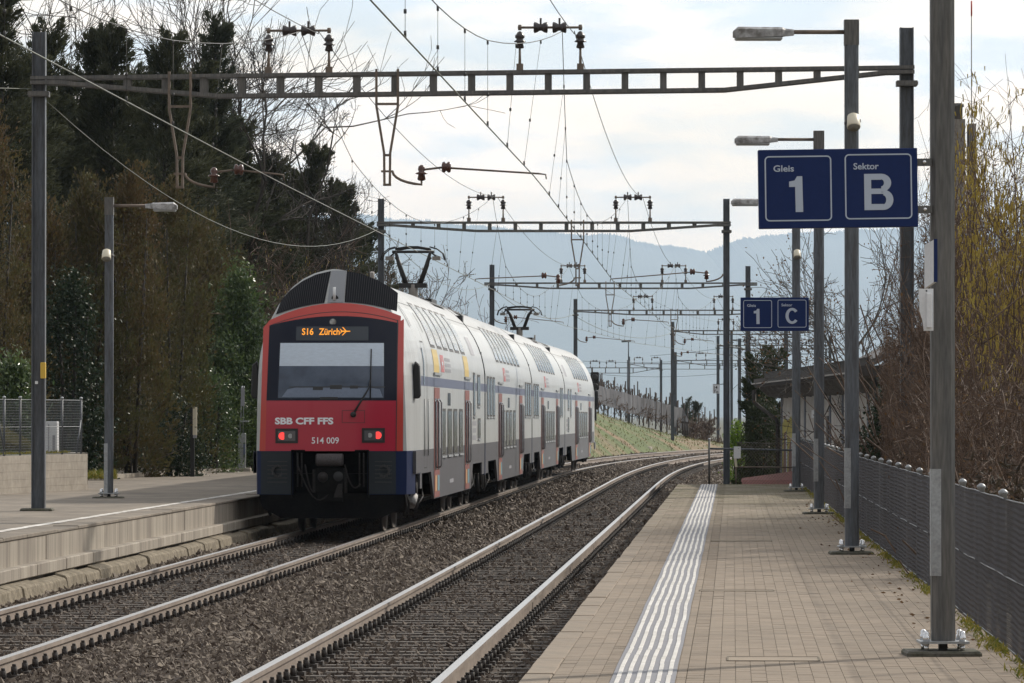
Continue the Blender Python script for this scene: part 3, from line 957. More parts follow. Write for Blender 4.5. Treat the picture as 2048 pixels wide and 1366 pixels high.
for ci, ys in ((0, 89.4), (1, 113.8), (2, 138.4), (3, 164.8)):
    car = cars[ci][0]; s = Y2s(ci, ys)
    m = MB(); side_patch(m, s, s + 1.0, 2.82, 3.14, 0.006); m.build('emblem', M['tlogo'], car)
    m = MB(); side_patch(m, s + .42, s + .58, 2.88, 3.08, 0.009, nz=1); side_patch(m, s + .25, s + .75, 2.95, 3.01, 0.009, nz=1); m.build('emblem_cross', M['tw'], car)
    marks(car, s + 1.35, 2.83, 1.7, .31, 3, ci)
    s2 = Y2s(ci, ys + 2.0)
    m = MB(); side_patch(m, s2, s2 + .9, 2.20, 2.44, .006); m.build('side_display', M['tdisp'], car)
    marks(car, Y2s(ci, ys + 2.6), .72, 1.2, .12, 1, ci + 9)
for ci, ys in ((0, 100.2), (3, 155.6)):
    marks(cars[ci][0], Y2s(ci, ys), 1.50, 1.3, .45, 3, 21 + ci)
    m = MB(); side_patch(m, Y2s(ci, ys + .6), Y2s(ci, ys + 2.0), 3.28, 3.66, .006); m.build('vent_panel', M['tmark'], cars[ci][0])
# panel seams
for ci in range(4):
    car = cars[ci][0]
    m = MB()
    for s in ([4.2] if ci == 0 else []) + [cars[ci][3] - .06] + ([0.04] if ci else []):
        side_patch(m, s, s + .025, 1.02, 4.3, .004)
    for s in np.arange(5.2, cars[ci][3] - 1, 2.05):
        side_patch(m, s, s + .012, 3.99, 4.4, .003); side_patch(m, s + .3, s + .31, 1.42, 2.52, .003, nz=1); side_patch(m, s - .4, s - .39, 1.03, 1.40, .003, nz=1)
    side_patch(m, 2.6 if ci == 0 else .1, cars[ci][3] - .1, 3.985, 3.999, .003, nz=1)
    m.build('panel_seam', M['tseam'], car)
    m = MB()                                    # dark roof trough beside the pantograph
    a, b_ = (cars[ci][3] - 6.5, cars[ci][3] - .8) if ci in (0, 2) else (1.0, 6.0)
    m.grid([[(.16, s, 4.505), (.5, s, 4.385), (.66, s, 4.295)] if 0 < i < 3 else [(.16, s, 4.505), (.18, s, 4.49), (.2, s, 4.48)] for i, s in enumerate((a, a + 1.0, b_ - 1, b_))], 0, False)
    m.build('roof_trough', M['tseam'], car)

# ------------------------------------------------------------------ rear cab (the end facing the camera)
cab, A0, ANG, L0 = cars[0]
CW = Matrix.Translation(A0) @ Matrix.Rotation(ANG, 4, 'Z')
CWI = CW.inverted()
NW = [(.67, 1.27), (1.0, 1.275), (1.41, 1.275), (2.27, 1.25), (2.70, 1.225), (3.10, 1.18), (3.35, 1.135), (3.60, 1.07), (3.85, .97), (4.05, .85), (4.22, .70), (4.35, .53), (4.45, .33), (4.50, .14), (4.52, 0.0)]
def nose_w(z):
    for (z0, x0), (z1, x1) in zip(NW[:-1], NW[1:]):
        if z <= z1: return x0 + (x1 - x0) * (max(z, z0) - z0) / (z1 - z0)
    return 0.0
def F(u, z):
    r = 0.95 * (max(0, z - 2.15) / 2.35) ** 1.7
    return r + 0.40 * (min(abs(u), 1.4) / 1.27) ** 2.3
def fpt(px, py, off=0.0):
    f = 0.2
    for _ in range(6):
        w = P(px, py, A0.y + f)
        l = CWI @ w
        for _ in range(2):
            d = F(l.x, l.z) - l.y
            w = P(px, py, w.y + d); l = CWI @ w
        f = w.y - A0.y
    return Vector((l.x, F(l.x, l.z) - off, l.z))
def polyx(pl_, t):
    L = [0.0]
    for a, b_ in zip(pl_[:-1], pl_[1:]): L.append(L[-1] + math.hypot(b_[0] - a[0], b_[1] - a[1]))
    d = t * L[-1]
    for i in range(len(pl_) - 1):
        if d <= L[i + 1] + 1e-9:
            k = (d - L[i]) / max(1e-9, L[i + 1] - L[i])
            return (pl_[i][0] + (pl_[i + 1][0] - pl_[i][0]) * k, pl_[i][1] + (pl_[i + 1][1] - pl_[i][1]) * k)
    return pl_[-1]
def fpatch(m, top, bot, n=14, k=6, off=0.008, mi=0):
    rows = []
    for j in range(k + 1):
        r = []
        for i in range(n + 1):
            a, b_ = polyx(top, i / n), polyx(bot, i / n)
            r.append(fpt(a[0] + (b_[0] - a[0]) * j / k, a[1] + (b_[1] - a[1]) * j / k, off))
        rows.append(r)
    m.grid(rows, mi, True)
def arc(x0, y0, xm, ym, x1, y1, n=10):
    """quadratic curve through three points"""
    out = []
    for i in range(n + 1):
        x = x0 + (x1 - x0) * i / n
        l0 = (x - xm) * (x - x1) / ((x0 - xm) * (x0 - x1)); l1 = (x - x0) * (x - x1) / ((xm - x0) * (xm - x1)); l2 = (x - x0) * (x - xm) / ((x1 - x0) * (x1 - xm))
        out.append((x, y0 * l0 + ym * l1 + y1 * l2))
    return out
# shell of the nose
zs = [.67, .85, 1.0, 1.2, 1.41, 1.8, 2.2, 2.53, 2.70, 2.92, 3.1, 3.3, 3.5, 3.7, 3.9, 4.06, 4.22, 4.35, 4.44, 4.495, 4.515]
m = MB()
for i in range(len(zs) - 1):
    z0, z1 = zs[i], zs[i + 1]
    lo = z1 <= 1.411
    def row(z):
        w = nose_w(z)
        us = [.63 + (w - .63) * j / 6 for j in range(7)] if lo else [w * j / 10 for j in range(11)]
        return us
    for sx in (1, -1):
        a = [(sx * u, F(u, z0), z0) for u in row(z0)]; b_ = [(sx * u, F(u, z1), z1) for u in row(z1)]
        m.grid([a, b_], 1 if lo else 0, True)
        # flank from the front edge back to the full section
        ra, rb = [], []
        for t in (0, .12, .28, .46, .64, .82, 1.0):
            e = t ** 0.75
            for z, rr in ((z0, ra), (z1, rb)):
                w = nose_w(z); bx = side_x(max(z, 1.0)) if z < 4.5 else 0
                rr.append((sx * (w + (bx - w) * math.sin(e * math.pi / 2)), F(w, z) + (2.42 - F(w, z)) * t, z if z < 4.45 else z - .02 * t))
        if lo: ra, rb = ra[:4 if z0 < 1.0 else 7], rb[:4 if z0 < 1.0 else 7]
        m.grid([ra, rb], 1 if lo else (2 if z0 > 3.89 else 0), True)
nose = m.build('cab_shell', [M['tw'], M['tblue'], M['troof']], cab)
# grey lower flank behind the blue corner
m = MB()
for sx in (1, -1): m.box(sx * 1.37 - .03, sx * 1.395, 1.0, 2.45, 1.02, 1.40)
m.build('lower_flank', M['tgrey'], cab)
def front(name, mt, top, bot, n=14, k=6, off=0.008, bevel=0):
    m = MB(); fpatch(m, top, bot, n, k, off); return m.build(name, mt, cab)
# red surround, dark mask, red apron
red_t = arc(540, 640, 669, 606, 802, 632); red_m = arc(535, 654, 669, 624, 802, 648)
front('red_arch', M['tred'], red_t, arc(537, 655, 669, 633, 801, 650), 18, 4, .010)
front('red_pillar', M['tred'], [(527, 655), (540, 640)], [(519, 902), (531, 902)], 3, 14, .010)
front('red_pillar', M['tred'], [(795, 645), (808, 638)], [(792, 902), (806, 902)], 3, 14, .010)
front('front_mask', M['tmask'], arc(539, 651, 669, 632, 797, 646), [(533, 801), (793, 801)], 20, 14, .016)
front('red_apron', M['tred2'], [(533, 801), (793, 801)], [(531, 902), (792, 902)], 20, 6, .012)
front('mask_seam', M['tseam'], [(794.5, 640), (796.5, 640)], [(791.5, 902), (793, 902)], 1, 14, .019)
front('arch_seam', M['tseam'], arc(541, 650, 669, 623, 797, 641), arc(541, 651.3, 669, 624.2, 797, 642.3), 18, 1, .013)
# windscreen
front('windscreen_lower', M['tcab'], [(559, 732), (768, 732)], [(556, 796), (768, 796)], 14, 5, .020)
front('windscreen_blind', M['tblind'], [(561, 686), (768, 686)], [(559, 732), (768, 732)], 14, 5, .022)
front('driver_desk', M['tdesk'], [(575, 779), (600, 773), (730, 773), (760, 779)], [(564, 794), (766, 795)], 12, 3, .023)
m = MB()
fpatch(m, [(578, 773), (770, 773)], [(578, 775), (770, 775)], 8, 1, .026)
fpatch(m, [(660, 770), (684, 770)], [(660, 778), (684, 778)], 2, 1, .027); fpatch(m, [(700, 771), (716, 771)], [(700, 777), (716, 777)], 2, 1, .027); fpatch(m, [(626, 774), (646, 774)], [(626, 780), (646, 780)], 2, 1, .027)
m.build('desk_instruments', M['tseam'], cab)
m = MB(); fpatch(m, [(640, 794), (676, 794)], [(640, 799), (676, 799)], 3, 1, .024); m.build('windscreen_vent', M['black'], cab)
dsp = front('destination_display', M['tdisp'], [(593, 653), (737, 653)], [(592, 681), (737, 681)], 10, 2, .022)
m = MB()
def fy(off): return lambda u, z: F(u, z) - off
p0 = fpt(604, 669.5); p1_ = fpt(619, 669.5)
add_text(m, 'S16', 0.118, p0.x, p0.z, fy(.026), .018, fpt(627, 669).x - p0.x)
p0 = fpt(638, 669.5); add_text(m, 'Zürich', 0.118, p0.x, p0.z, fy(.026), .018, fpt(679.5, 669).x - p0.x)
pc = fpt(690, 662.5)
def plane(pts): m.poly([(pc.x + a, F(pc.x + a, pc.z + b_) - .026, pc.z + b_) for a, b_ in pts])
plane([(-.07, .012), (.09, .008), (.09, -.008), (-.07, -.012)])
for s in (1, -1):
    plane([(.01, 0), (.035, 0), (-.03, s * .07), (-.05, s * .07)]); plane([(-.055, 0), (-.035, 0), (-.075, s * .04), (-.09, s * .04)])
m.build('destination_lettering', M['tamber'], cab)
def disc(name, mt, px, py, r, off, n=16):
    c = fpt(px, py); m = MB()
    m.poly([(c.x + r * math.cos(a), F(c.x, c.z) - off, c.z + r * math.sin(a)) for a in [2 * math.pi * i / n for i in range(n)]])
    return m.build(name, mt, cab)
disc('top_headlight', M['tlens'], 666, 644, .062, .030)
disc('headlight_lens', M['lamp'], 666, 644, .052, .034)
# lettering
m = MB(); p0 = fpt(550, 848); add_text(m, 'SBB CFF FFS', .116, p0.x, p0.z, fy(.018), .042, fpt(667, 848).x - p0.x); m.build('lettering', M['twhite'], cab)
m = MB(); p0 = fpt(623.5, 887); add_text(m, '514 009', .112, p0.x, p0.z, fy(.018), .012, fpt(678, 887).x - p0.x); m.build('lettering', M['twhite'], cab)
# tail lights
for (x0, x1, y0, y1, rx, ry, wx) in ((551, 596, 857, 886.5, 565, 872, 581), (724, 770, 856, 885.5, 756, 870.5, 740)):
    m = MB(); fpatch(m, [(x0, y0), (x1, y0)], [(x0, y1), (x1, y1)], 4, 2, .024); tl = m.build('tail_light', M['black'], cab)
    m = MB(); fpatch(m, [(x0 + 5, y0 + 5), (x1 - 5, y0 + 5)], [(x0 + 5, y1 - 5), (x1 - 5, y1 - 5)], 4, 2, .028); m.build('light_glass', M['tlens'], cab)
    disc('red_lamp', M['ttail'], rx, ry, .062, .040)
    disc('white_lamp', M['lampglass'], wx, ry, .040, .036)
# hatch and wiper
m = MB()
for a, b_, c_, d in ((684, 730, 820.6, 821.6), (684, 730, 845, 846), (684, 685, 820.6, 846), (729, 730, 820.6, 846)):
    fpatch(m, [(a, c_), (b_, c_)], [(a, d), (b_, d)], 2, 1, .016)
m.build('hatch_outline', M['tseam'], cab)
m = MB(); q = lambda x, y, o: fpt(x, y, o)
m.tube([q(707, 828, .05), q(722, 803, .07), q(738, 777, .06), q(741, 760, .05)], [.022, .018, .013, .012], 6)
m.tube([q(741, 797, .04), q(742, 745, .045), q(743, 698, .04)], .011, 6); m.lathe(q(707, 829, .02), (0, -1, 0), [(0, .05), (.05, .05), (.06, .03)], 10)
m.build('wiper', M['black'], cab)
# roof grilles and centre plate
def sil(x):                                     # lower edge of the grille
    return arc(548, 632, 669, 602, 796, 625, 2)
low = lambda a, b_: [(x, y) for x, y in arc(552, 629, 669, 604.5, 794, 623, 30) if a <= x <= b_]
gl_t = [(563, 600), (580, 581), (605, 562), (632, 549), (662, 542)]; gr_t = [(694, 542), (725, 548), (755, 560), (780, 574), (796, 586)]
gl = front('roof_grille', M['tgrille'], gl_t, low(552, 655), 14, 6, .012)
gr = front('roof_grille', M['tgrille'], gr_t, low(687, 794), 14, 6, .012)
for tp, lw in ((gl_t, low(552, 655)), (gr_t, low(687, 794))):
    m = MB()
    for i in range(1, 24):
        a, b_ = polyx(tp, i / 24), polyx(lw, i / 24)
        fpatch(m, [(a[0] - .5, a[1]), (a[0] + .5, a[1])], [(b_[0] - .5, b_[1]), (b_[0] + .5, b_[1])], 1, 4, .024)
    m.build('grille_ribs' if False else 'grille_rib', M['trib'], cab)
front('roof_centre_plate', M['tplate'], [(663, 541), (693, 541)], [(655, 605), (687, 605)], 3, 6, .014)
m = MB(); c0 = fpt(669, 598); m.tube([c0 + Vector((0, -.02, -.02)), c0 + Vector((0, -.04, .2))], .024, 8)
m.build('horn', M['pwhite'], cab); disc('horn_hole', M['black'], 670, 597, .06, .018)
# lower panels, coupler bay, plough
for (x0, x1, y0, y1) in ((522, 583, 903.5, 988), (737, 792, 903.5, 988)):
    pn = front('buffer_panel', M['tpanel'], [(x0, y0), (x1, y0)], [(x0, y1), (x1, y1)], 5, 4, .014)
    for i in range(6):
        yy_ = 922 + i * 8.2
        m = MB(); fpatch(m, [(x0 + 13, yy_), (x1 - 8, yy_)], [(x0 + 13, yy_ + 2.2), (x1 - 8, yy_ + 2.2)], 4, 1, .03); m.build('louvre', M['tseam'], cab)
    m = MB(); cx = (x0 + x1) / 2 + 3; c0 = fpt(cx, 942)
    for i in range(12):
        a = 2 * math.pi * i / 12
        m.box(c0.x + .09 * math.cos(a) - .02, c0.x + .09 * math.cos(a) + .02, c0.y - .045, c0.y - .01, c0.z + .09 * math.sin(a) - .02, c0.z + .09 * math.sin(a) + .02)
    m.build('panel_badge', M['tseam'], cab)
m = MB()
for (x0, x1) in ((506, 521), (793, 829)):
    pass
x_, zt, zb = .64, 1.43, .62
m.box(-x_ - .02, -x_, .0, .9, zb, zt); m.box(x_, x_ + .02, .0, .9, zb, zt); m.box(-x_, x_, .02, .9, zt - .03, zt); m.box(-x_, x_, .85, .9, zb, zt)
m.build('coupler_bay', M['tblack'], cab)
m = MB()
m.lathe((-.23, -.05, 1.26), (1, 0, 0), [(0, .09), (.01, .105), (.45, .105), (.46, .09)], 16, 1)
m.box(-.24, .24, -.08, .5, .72, 1.12, 0)
m.lathe((-.11, -.10, .97), (0, -1, 0), [(0, .09), (.05, .085), (.09, .06), (.11, .02)], 14, 2); m.lathe((.15, -.08, .98), (0, -1, 0), [(0, .09), (.01, .09)], 14, 3)
m.box(-.2, .22, -.06, .3, .55, .74, 0); m.prism([(.06, -.10, .62), (.22, -.10, .62), (.22, -.10, .86), (.14, -.10, .86)], (0, .1, 0), 2)
m.bar((-.27, -.02, 1.1), (-.27, -.02, .7), .04, .05, 2); m.bar((.27, -.02, 1.1), (.27, -.02, .7), .04, .05, 2)
m.build('coupler', [M['tblack'], M['tcoup'], M['tmech'], M['black']], cab, bevel=.01)
m = MB()
for x0, x1, dz in ((-.42, -.18, -.28), (.25, .52, -.2), (-.55, .1, -.42)):
    pts = [(x0 + (x1 - x0) * t, -.02 - .05 * math.sin(math.pi * t), 1.18 * (1 - t) + .85 * t + dz * math.sin(math.pi * t)) for t in [i / 10 for i in range(11)]]
    m.tube(pts, .014, 6)
for x in (-.55, -.48, .50, .57): m.tube([(x, .02, 1.38), (x, .03, .8)], .014, 6)
m.build('brake_hose', M['tmech'], cab)
m = MB()
def pz(u, z): return F(u, .8) + .02 + (.67 - z) * .2
for sx in (1, -1):
    rows = []
    for z, w in ((.70, 1.24), (.52, 1.22), (.42, 1.16), (.30, .90), (.27, .86)):
        rows.append([(sx * w * j / 8, pz(w * j / 8, z), z) for j in range(9)])
    m.grid(rows, 0, True)
m.build('plough', M['tblack'], cab)
m = MB()
for sx in (1, -1):
    m.tube([(sx * 1.15, 1.3, .8), (sx * 1.2, 1.35, .45), (sx * 1.15, 1.5, .3)], .03, 6, 0); m.tube([(sx * 1.1, 1.7, .85), (sx * 1.22, 1.75, .5), (sx * 1.2, 1.9, .35)], .025, 6, 0)
    m.tube([(sx * 1.2, 2.4, .45), (sx * 1.24, 2.55, .62)], .09, 10, 1)
    m.box(sx * 1.1 - .08, sx * 1.1 + .08, 2.0, 2.2, .4, .9, 0)
m.build('brake_gear', [M['tmech'], M['lamp']], cab)
# mirrors, cab door
for sx in (1, -1):
    m = MB(); m.prism([(sx * 1.33, 1.15, 2.30), (sx * 1.33, 1.15, 2.78), (sx * 1.36, 1.15, 2.95), (sx * 1.44, 1.15, 2.88), (sx * 1.46, 1.15, 2.36), (sx * 1.43, 1.15, 2.30)], (0, .22, 0)); m.build('mirror', M['black'], cab, bevel=.02)
m = MB()
for a, b_, z0, z1 in ((3.2, 3.23, 1.1, 3.32), (3.95, 3.975, 1.1, 3.32), (3.2, 3.975, 3.30, 3.325), (3.2, 3.975, 1.08, 1.10)):
    side_patch(m, a, b_, z0, z1, .005)
m.build('cab_door_outline', M['tseam'], cab)
m = MB(); m.tube([(1.41, 3.1, 1.3), (1.41, 3.1, 2.3)], .014, 6); m.tube([(1.41, 4.1, 1.3), (1.41, 4.1, 2.3)], .014, 6); m.build('handrail', M['tw'], cab)
m = MB(); side_patch(m, 3.05, 3.3, 2.55, 3.2, .008); m.build('cab_window', M['tglass'], cab)
m = MB(); side_patch(m, 2.0, 2.14, 3.55, 3.95, .02); side_patch(m, 5.0, 5.12, 3.5, 3.85, .008); m.build('gutter_line', M['tseam'], cab)

# ------------------------------------------------------------------ pantographs on the roof
def pantograph(car, s, x0, top, w):
    m = MB()
    z0 = 4.48
    m.box(x0 - .45, x0 + .45, s - .9, s + .9, z0 - .12, z0, 0)
    m.lathe((x0, s, z0 - .1), (0, 0, 1), [(0, .10), (.42, .10), (.43, .08)], 12, 1)
    zb = z0 + .28
    m.box(x0 - .30, x0 + .30, s - .09, s + .09, zb - .03, zb + .07, 0)
    h = w * .5
    for sx in (-1, 1):
        m.tube([(x0 + sx * .13, s, zb), (x0 + sx * .29, s, zb + .45), (x0 + sx * h, s - .05, top - .13)], [.055, .05, .03], 8, 0)
        m.tube([(x0 + sx * .31, s, zb + .5), (x0 + sx * (h + .02), s, top - .24)], .015, 6, 0)
        m.tube([(x0 + sx * h * .95, s, top - .14), (x0 + sx * h * .6, s, top - .10)], .015, 6, 0)
        m.box(x0 + sx * (h + .13) - .085, x0 + sx * (h + .13) + .085, s - .12, s + .12, top - .30, top - .22, 1)
        m.tube([(x0 + sx * h, s, top - .12), (x0 + sx * (h + .12), s, top - .22)], .02, 6, 0)
        for o in (-.2, .2):
            m.tube([(x0 + sx * h * .98, s + o, top - .02), (x0 + sx * (h + .14), s + o, top - .06), (x0 + sx * (h + .27), s + o, top - .16), (x0 + sx * (h + .31), s + o, top - .30)], .014, 6, 0)
    m.tube([(x0 - h - .08, s, top - .12), (x0 + h + .08, s, top - .12)], .03, 8, 0)
    for o in (-.2, .2):
        m.grid([[(x0 - h, s + o - .04, top - .06), (x0 - h, s + o + .04, top - .06)], [(x0 - h * .3, s + o - .04, top - .005), (x0 - h * .3, s + o + .04, top - .005)], [(x0 + h * .3, s + o - .04, top - .005), (x0 + h * .3, s + o + .04, top - .005)], [(x0 + h, s + o - .04, top - .06), (x0 + h, s + o + .04, top - .06)]], 0, False)
        m.tube([(x0 - h, s + o, top - .07), (x0 - h * .3, s + o, top - .03), (x0 + h * .3, s + o, top - .03), (x0 + h, s + o, top - .07)], .03, 6, 0)
    return m.build('pantograph', [M['pant'], M['pantl']], car)
pantograph(cars[0][0], Y2s(0, 102.3), 0.0, 5.62, .74)
pantograph(cars[2][0], Y2s(2, 152.8), 0.0, 5.50, .80)
m = MB(); m.tube([(.35, 1, 4.4), (.36, 1, 4.62)], .03, 6); m.build('roof_aerial', M['pantl'], cars[3][0])
m = MB(); m.tube([(.3, 5.6, 4.4), (.3, 5.5, 4.6)], .04, 6); m.build('roof_lamp', M['pantl'], cab)
# ------------------------------------------------------------------ catenary portals
def ibeam(m, x, y, z0, z1, w, h, mi=0, t=0.016):
    """upright H section, flanges facing left and right"""
    m.box(x - w / 2, x - w / 2 + t, y - h / 2, y + h / 2, z0, z1, mi)
    m.box(x + w / 2 - t, x + w / 2, y - h / 2, y + h / 2, z0, z1, mi)
    m.box(x - w / 2 + t, x + w / 2 - t, y - .006, y + .006, z0, z1, mi)
def insulator_prof(k=1.0, dark=True):
    return [(0, .06 * k), (.02 * k, .075 * k), (.10 * k, .05 * k), (.11 * k, .105 * k), (.125 * k, .10 * k), (.16 * k, .055 * k), (.19 * k, .085 * k), (.225 * k, .085 * k), (.25 * k, .06 * k), (.285 * k, .04 * k), (.30 * k, .01)]

def portal(Y, xl, xr, ztl, ztr, depth, topl, topr, bl, br, taper=(2.6, 2.6), mw=0.2, groups=(), hangers=(), n=17, label='', over=(0.06, 0.06), yr=None, detail=True, pieces=True):
    yr = Y if yr is None else yr
    L0_, R0_ = Vector((xl, Y, 0)), Vector((xr, yr, 0))
    root = thing('catenary_portal', label, 'catenary portal', (xl, Y, bl), 'catenary portals over the tracks')
    off = Vector(root.location)
    e = (R0_ - L0_); W = e.length; e.normalize()
    nrm = Vector((-e.y, e.x, 0))
    def pt(t, z, d=0.0):                        # t metres from the left mast
        return L0_ + e * t + nrm * d + Vector((0, 0, z))
    zt = lambda t: ztl + (ztr - ztl) * t / W
    for (x, y, z0, z1) in ((xl, Y, bl, topl), (xr, yr, br, topr)):
        m = MB(); ibeam(m, x, y, z0, z1, mw, mw * .95)
        m.build('mast', M['galv'], root, off)
    b = MB()
    a0, a1 = -over[0] - .05, W + over[1] + .05
    tk = 0.052 if detail else .07
    m = MB()
    m.bar(pt(a0, zt(a0) - tk / 2, -.14), pt(a1, zt(a1) - tk / 2, -.14), .09, tk, 0)
    m.bar(pt(a0, zt(a0) - tk / 2, .14), pt(a1, zt(a1) - tk / 2, .14), .09, tk, 0)
    def dz(t):
        k = min(1.0, max(0.0, (t - 0.3) / taper[0]), max(0.0, (W - .3 - t) / taper[1]))
        return .12 + (depth - .12) * k
    brk = [a0, .3, .3 + taper[0], W - .3 - taper[1], W - .3, a1]
    for d in (-.14, .14):
        for s, t in zip(brk[:-1], brk[1:]):
            m.bar(pt(s, zt(s) - dz(s) + .025, d), pt(t, zt(t) - dz(t) + .025, d), .09, .055, 0)
    beam = m.build('beam', M['galvd'], root, off)
    for i in range(n):
        t = .3 + (W - .6) * (i + .8) / (n + .6)
        z1, z0 = zt(t) - tk, zt(t) - dz(t) + .05
        if z1 - z0 < .04: continue
        for d in ((-.14, .14) if detail else (-.14,)):
            q = MB()
            q.bar(pt(t, z0, d), pt(t, z1, d), .10 if detail else .09, .012, 0, up=tuple(nrm))
            if pieces: q.build('batten', M['galvd'], beam, off)
        if not pieces: b.v, b.f, b.m, b.s = b.v, b.f, b.m, b.s; b.add(q.v, q.f)
    if not pieces:
        o = b.build('battens', M['galvd'], beam, off); o['kind'] = 'stuff'
    for (x, y, z, sx) in ((xl, Y, zt(0), 1), (xr, yr, zt(W), -1)):
        q = MB(); q.box(x - mw * .75, x + mw * .75, y - mw * .7, y + mw * .7, z - .30, z - .22); q.bar((x - mw * .8, y - .13, z - .26), (x + mw * .8, y - .13, z - .26), .03, .05)
        q.build('clamp', M['galvd'], root, off)
    # insulator frames on top that carry the bearer wires
    for x in groups:
        t = (x - xl) / e.x
        q = MB(); fr = None
        zb = zt(t); w2 = .45; k = 1.0
        for s in (-1, 1):
            q.tube([pt(t + s * w2, zb), pt(t + s * w2, zb + .36)], [.028, .018], 6)
            q.bar(pt(t + s * w2 - .05, zb + .05), pt(t + s * w2 + .05, zb + .05), .1, .1)
        q.tube([pt(t - w2 - .03, zb + .64), pt(t + w2 + .03, zb + .64)], .02, 6)
        for s in (-1, 1): q.tube([pt(t + s * w2, zb + .60), pt(t + s * w2, zb + .68)], .03, 6)
        fr = q.build('insulator_frame', M['steel_brown'], root, off)
        for s in (-1, 1):
            q = MB(); q.lathe(pt(t + s * w2, zb + .33), (0, 0, 1), insulator_prof(.85), 12 if detail else 8); q.build('insulator', M['insuld'], fr, off)
            q = MB(); q.lathe(pt(t + s * .14 - .105, zb + .64), e, [(0, .06), (.01, .085), (.05, .075), (.09, .05), (.12, .05), (.16, .075), (.20, .085), (.21, .06)], 12 if detail else 8); q.bar(pt(t + s * .14, zb + .64), pt(t + s * .14, zb + .78), .03, .03); q.build('insulator', M['insuld'], fr, off)
    # hangers: V-shaped drop brackets, then a bent pipe, two insulators and the steady arm to the wire
    for hx, side, wx, frommast in hangers:
        t = (hx - xl) / e.x
        zc = 5.62
        if not frommast:
            q = MB(); w = .16; zt_ = zt(t) + .04
            for s in (-1, 1):
                pts = [pt(t + s * w, zt_, -.17), pt(t + s * w, zt_ - .55, -.17), pt(t + s * .045, zt_ - 1.25, -.17), pt(t + s * .04, zt_ - 1.72, -.17)]
                for a, c_ in zip(pts[:-1], pts[1:]): q.bar(a, c_, .035, .05, 0, up=tuple(nrm))
            q.bar(pt(t - w, zt_ - .52, -.17), pt(t + w, zt_ - .52, -.17), .035, .035)
            q.bar(pt(t - .06, zt_ - 1.72, -.17), pt(t + .06, zt_ - 1.72, -.17), .035, .035); q.bar(pt(t - .06, zt_ - 1.28, -.17), pt(t + .06, zt_ - 1.28, -.17), .035, .035)
            q.bar(pt(t - .09, zt_ - 1.52, -.17), pt(t + .09, zt_ - 1.52, -.17), .03, .03)
            q.build('hanger', M['steel_brown'], root, off)
            z0 = zt_ - 1.52; x0 = t + side * .08
        else:
            z0 = zc + .10; x0 = t + side * .1
        q = MB(); d = -.17
        arcp = [pt(x0 + side * .43 * (1 - math.cos(a)), z0 - .20 * math.sin(a * .9), d) for a in [i * math.pi / 2 / 6 for i in range(7)]]
        xe = x0 + side * .43
        arcp += [pt(xe, z0 - .10, d)]
        q.tube(arcp, .022, 6)
        q.tube([pt(xe, z0 + .02, d), pt(xe + side * .34, z0 + .06, d)], .018, 6)
        tw = (wx - xl) / e.x
        zw = 5.50
        q.tube([pt(xe + side * .38, z0 + .05, d), pt(tw, zw + .10, d * .3), pt(tw + side * .10, zw + .09, 0), pt(tw + side * .11, zw + .02, 0)], [.017, .015, .012, .01], 6)
        arm = q.build('steady_arm', M['steel_brown'], root, off)
        q = MB(); q.lathe(pt(xe, z0 - .14, d), (0, 0, 1), [(0, .04), (.02, .062), (.09, .048), (.10, .09), (.115, .085), (.13, .042), (.17, .055), (.21, .045), (.235, .015)], 12); q.build('insulator', M['insul'], arm, off)
        q = MB(); q.lathe(pt(xe + side * .30, z0 + .06, d), e * side, [(0, .04), (.01, .075), (.04, .085), (.065, .055), (.10, .085), (.13, .075), (.14, .03)], 14); q.build('insulator', M['insul'], arm, off)
    return root

xat = lambda px, Y: (px - 1024) / FPX * Y
PY = [71.5, 126.0, 184.0, 231.0, 286.0]
tx2 = lambda Y: trk(Y, 0, 0, 2).x
wire1 = [(18, -.16), (71.5, 0.10), (126, -0.12), (184, .12), (231, -.12), (286, .12), (340, 0)]
wire2 = [(18, .15), (71.5, 0.02), (126, 0.15), (184, -.12), (231, .12), (286, -.12), (340, 0)]
portal(71.5, -7.05, 5.85, 7.06, 7.19, .35, 7.73, 7.76, P2Z, -.3, (2.4, 2.4), .20, (xat(598, 71.5), xat(1100, 71.5)),
       ((xat(362, 71.5), 1, -3.50, False), (xat(776, 71.5), 1, .40, False)), 21, 'nearest catenary portal, its beam spanning the whole track area in front of the train', yr=71.1)
portal(126, xat(762, 126), xat(1453, 126), 7.10, 7.10, .27, 7.70, 7.70, -.2, -.4, (2.2, 2.2), .165, (xat(972, 126), xat(1266, 126)),
       ((xat(1155, 126), -1, tx2(126) + .15, False), (xat(1453, 126), -1, t1x(126) - .12, True)), 12, 'second catenary portal, rising over the rear carriage roof')
portal(184, xat(984, 184), xat(1496, 184), 7.11, 7.11, .25, 7.79, 7.74, -.2, -.4, (1.9, 1.9), .19, (xat(1150 - 4, 184), xat(1348, 184)),
       ((xat(1220, 184), 1, t1x(184) + .12, False), (xat(984, 184), 1, tx2(184) - .1, True)), 11, 'third catenary portal, its left mast standing behind the second carriage', over=(.25, .3))
portal(231, xat(1151, 231), xat(1572, 231), 7.10, 7.10, .27, 7.62, 7.6, -.2, -.4, (2.6, 2.6), .19, (xat(1286, 231), xat(1447, 231)),
       ((xat(1348, 231), 1, t1x(231), False), (xat(1151, 231), 1, tx2(231), True)), 11, 'fourth catenary portal, its left mast behind the roof of the farthest carriage')
portal(286, xat(1345, 286), xat(1640, 286), 7.10, 7.10, .28, 7.6, 7.6, -.25, -.4, (1.5, 1.5), .2, (xat(1452, 286), xat(1560, 286)),
       ((xat(1345, 286), 1, tx2(286), True),), 9, 'fifth catenary portal, its left mast standing clear on the grass bank', detail=False)
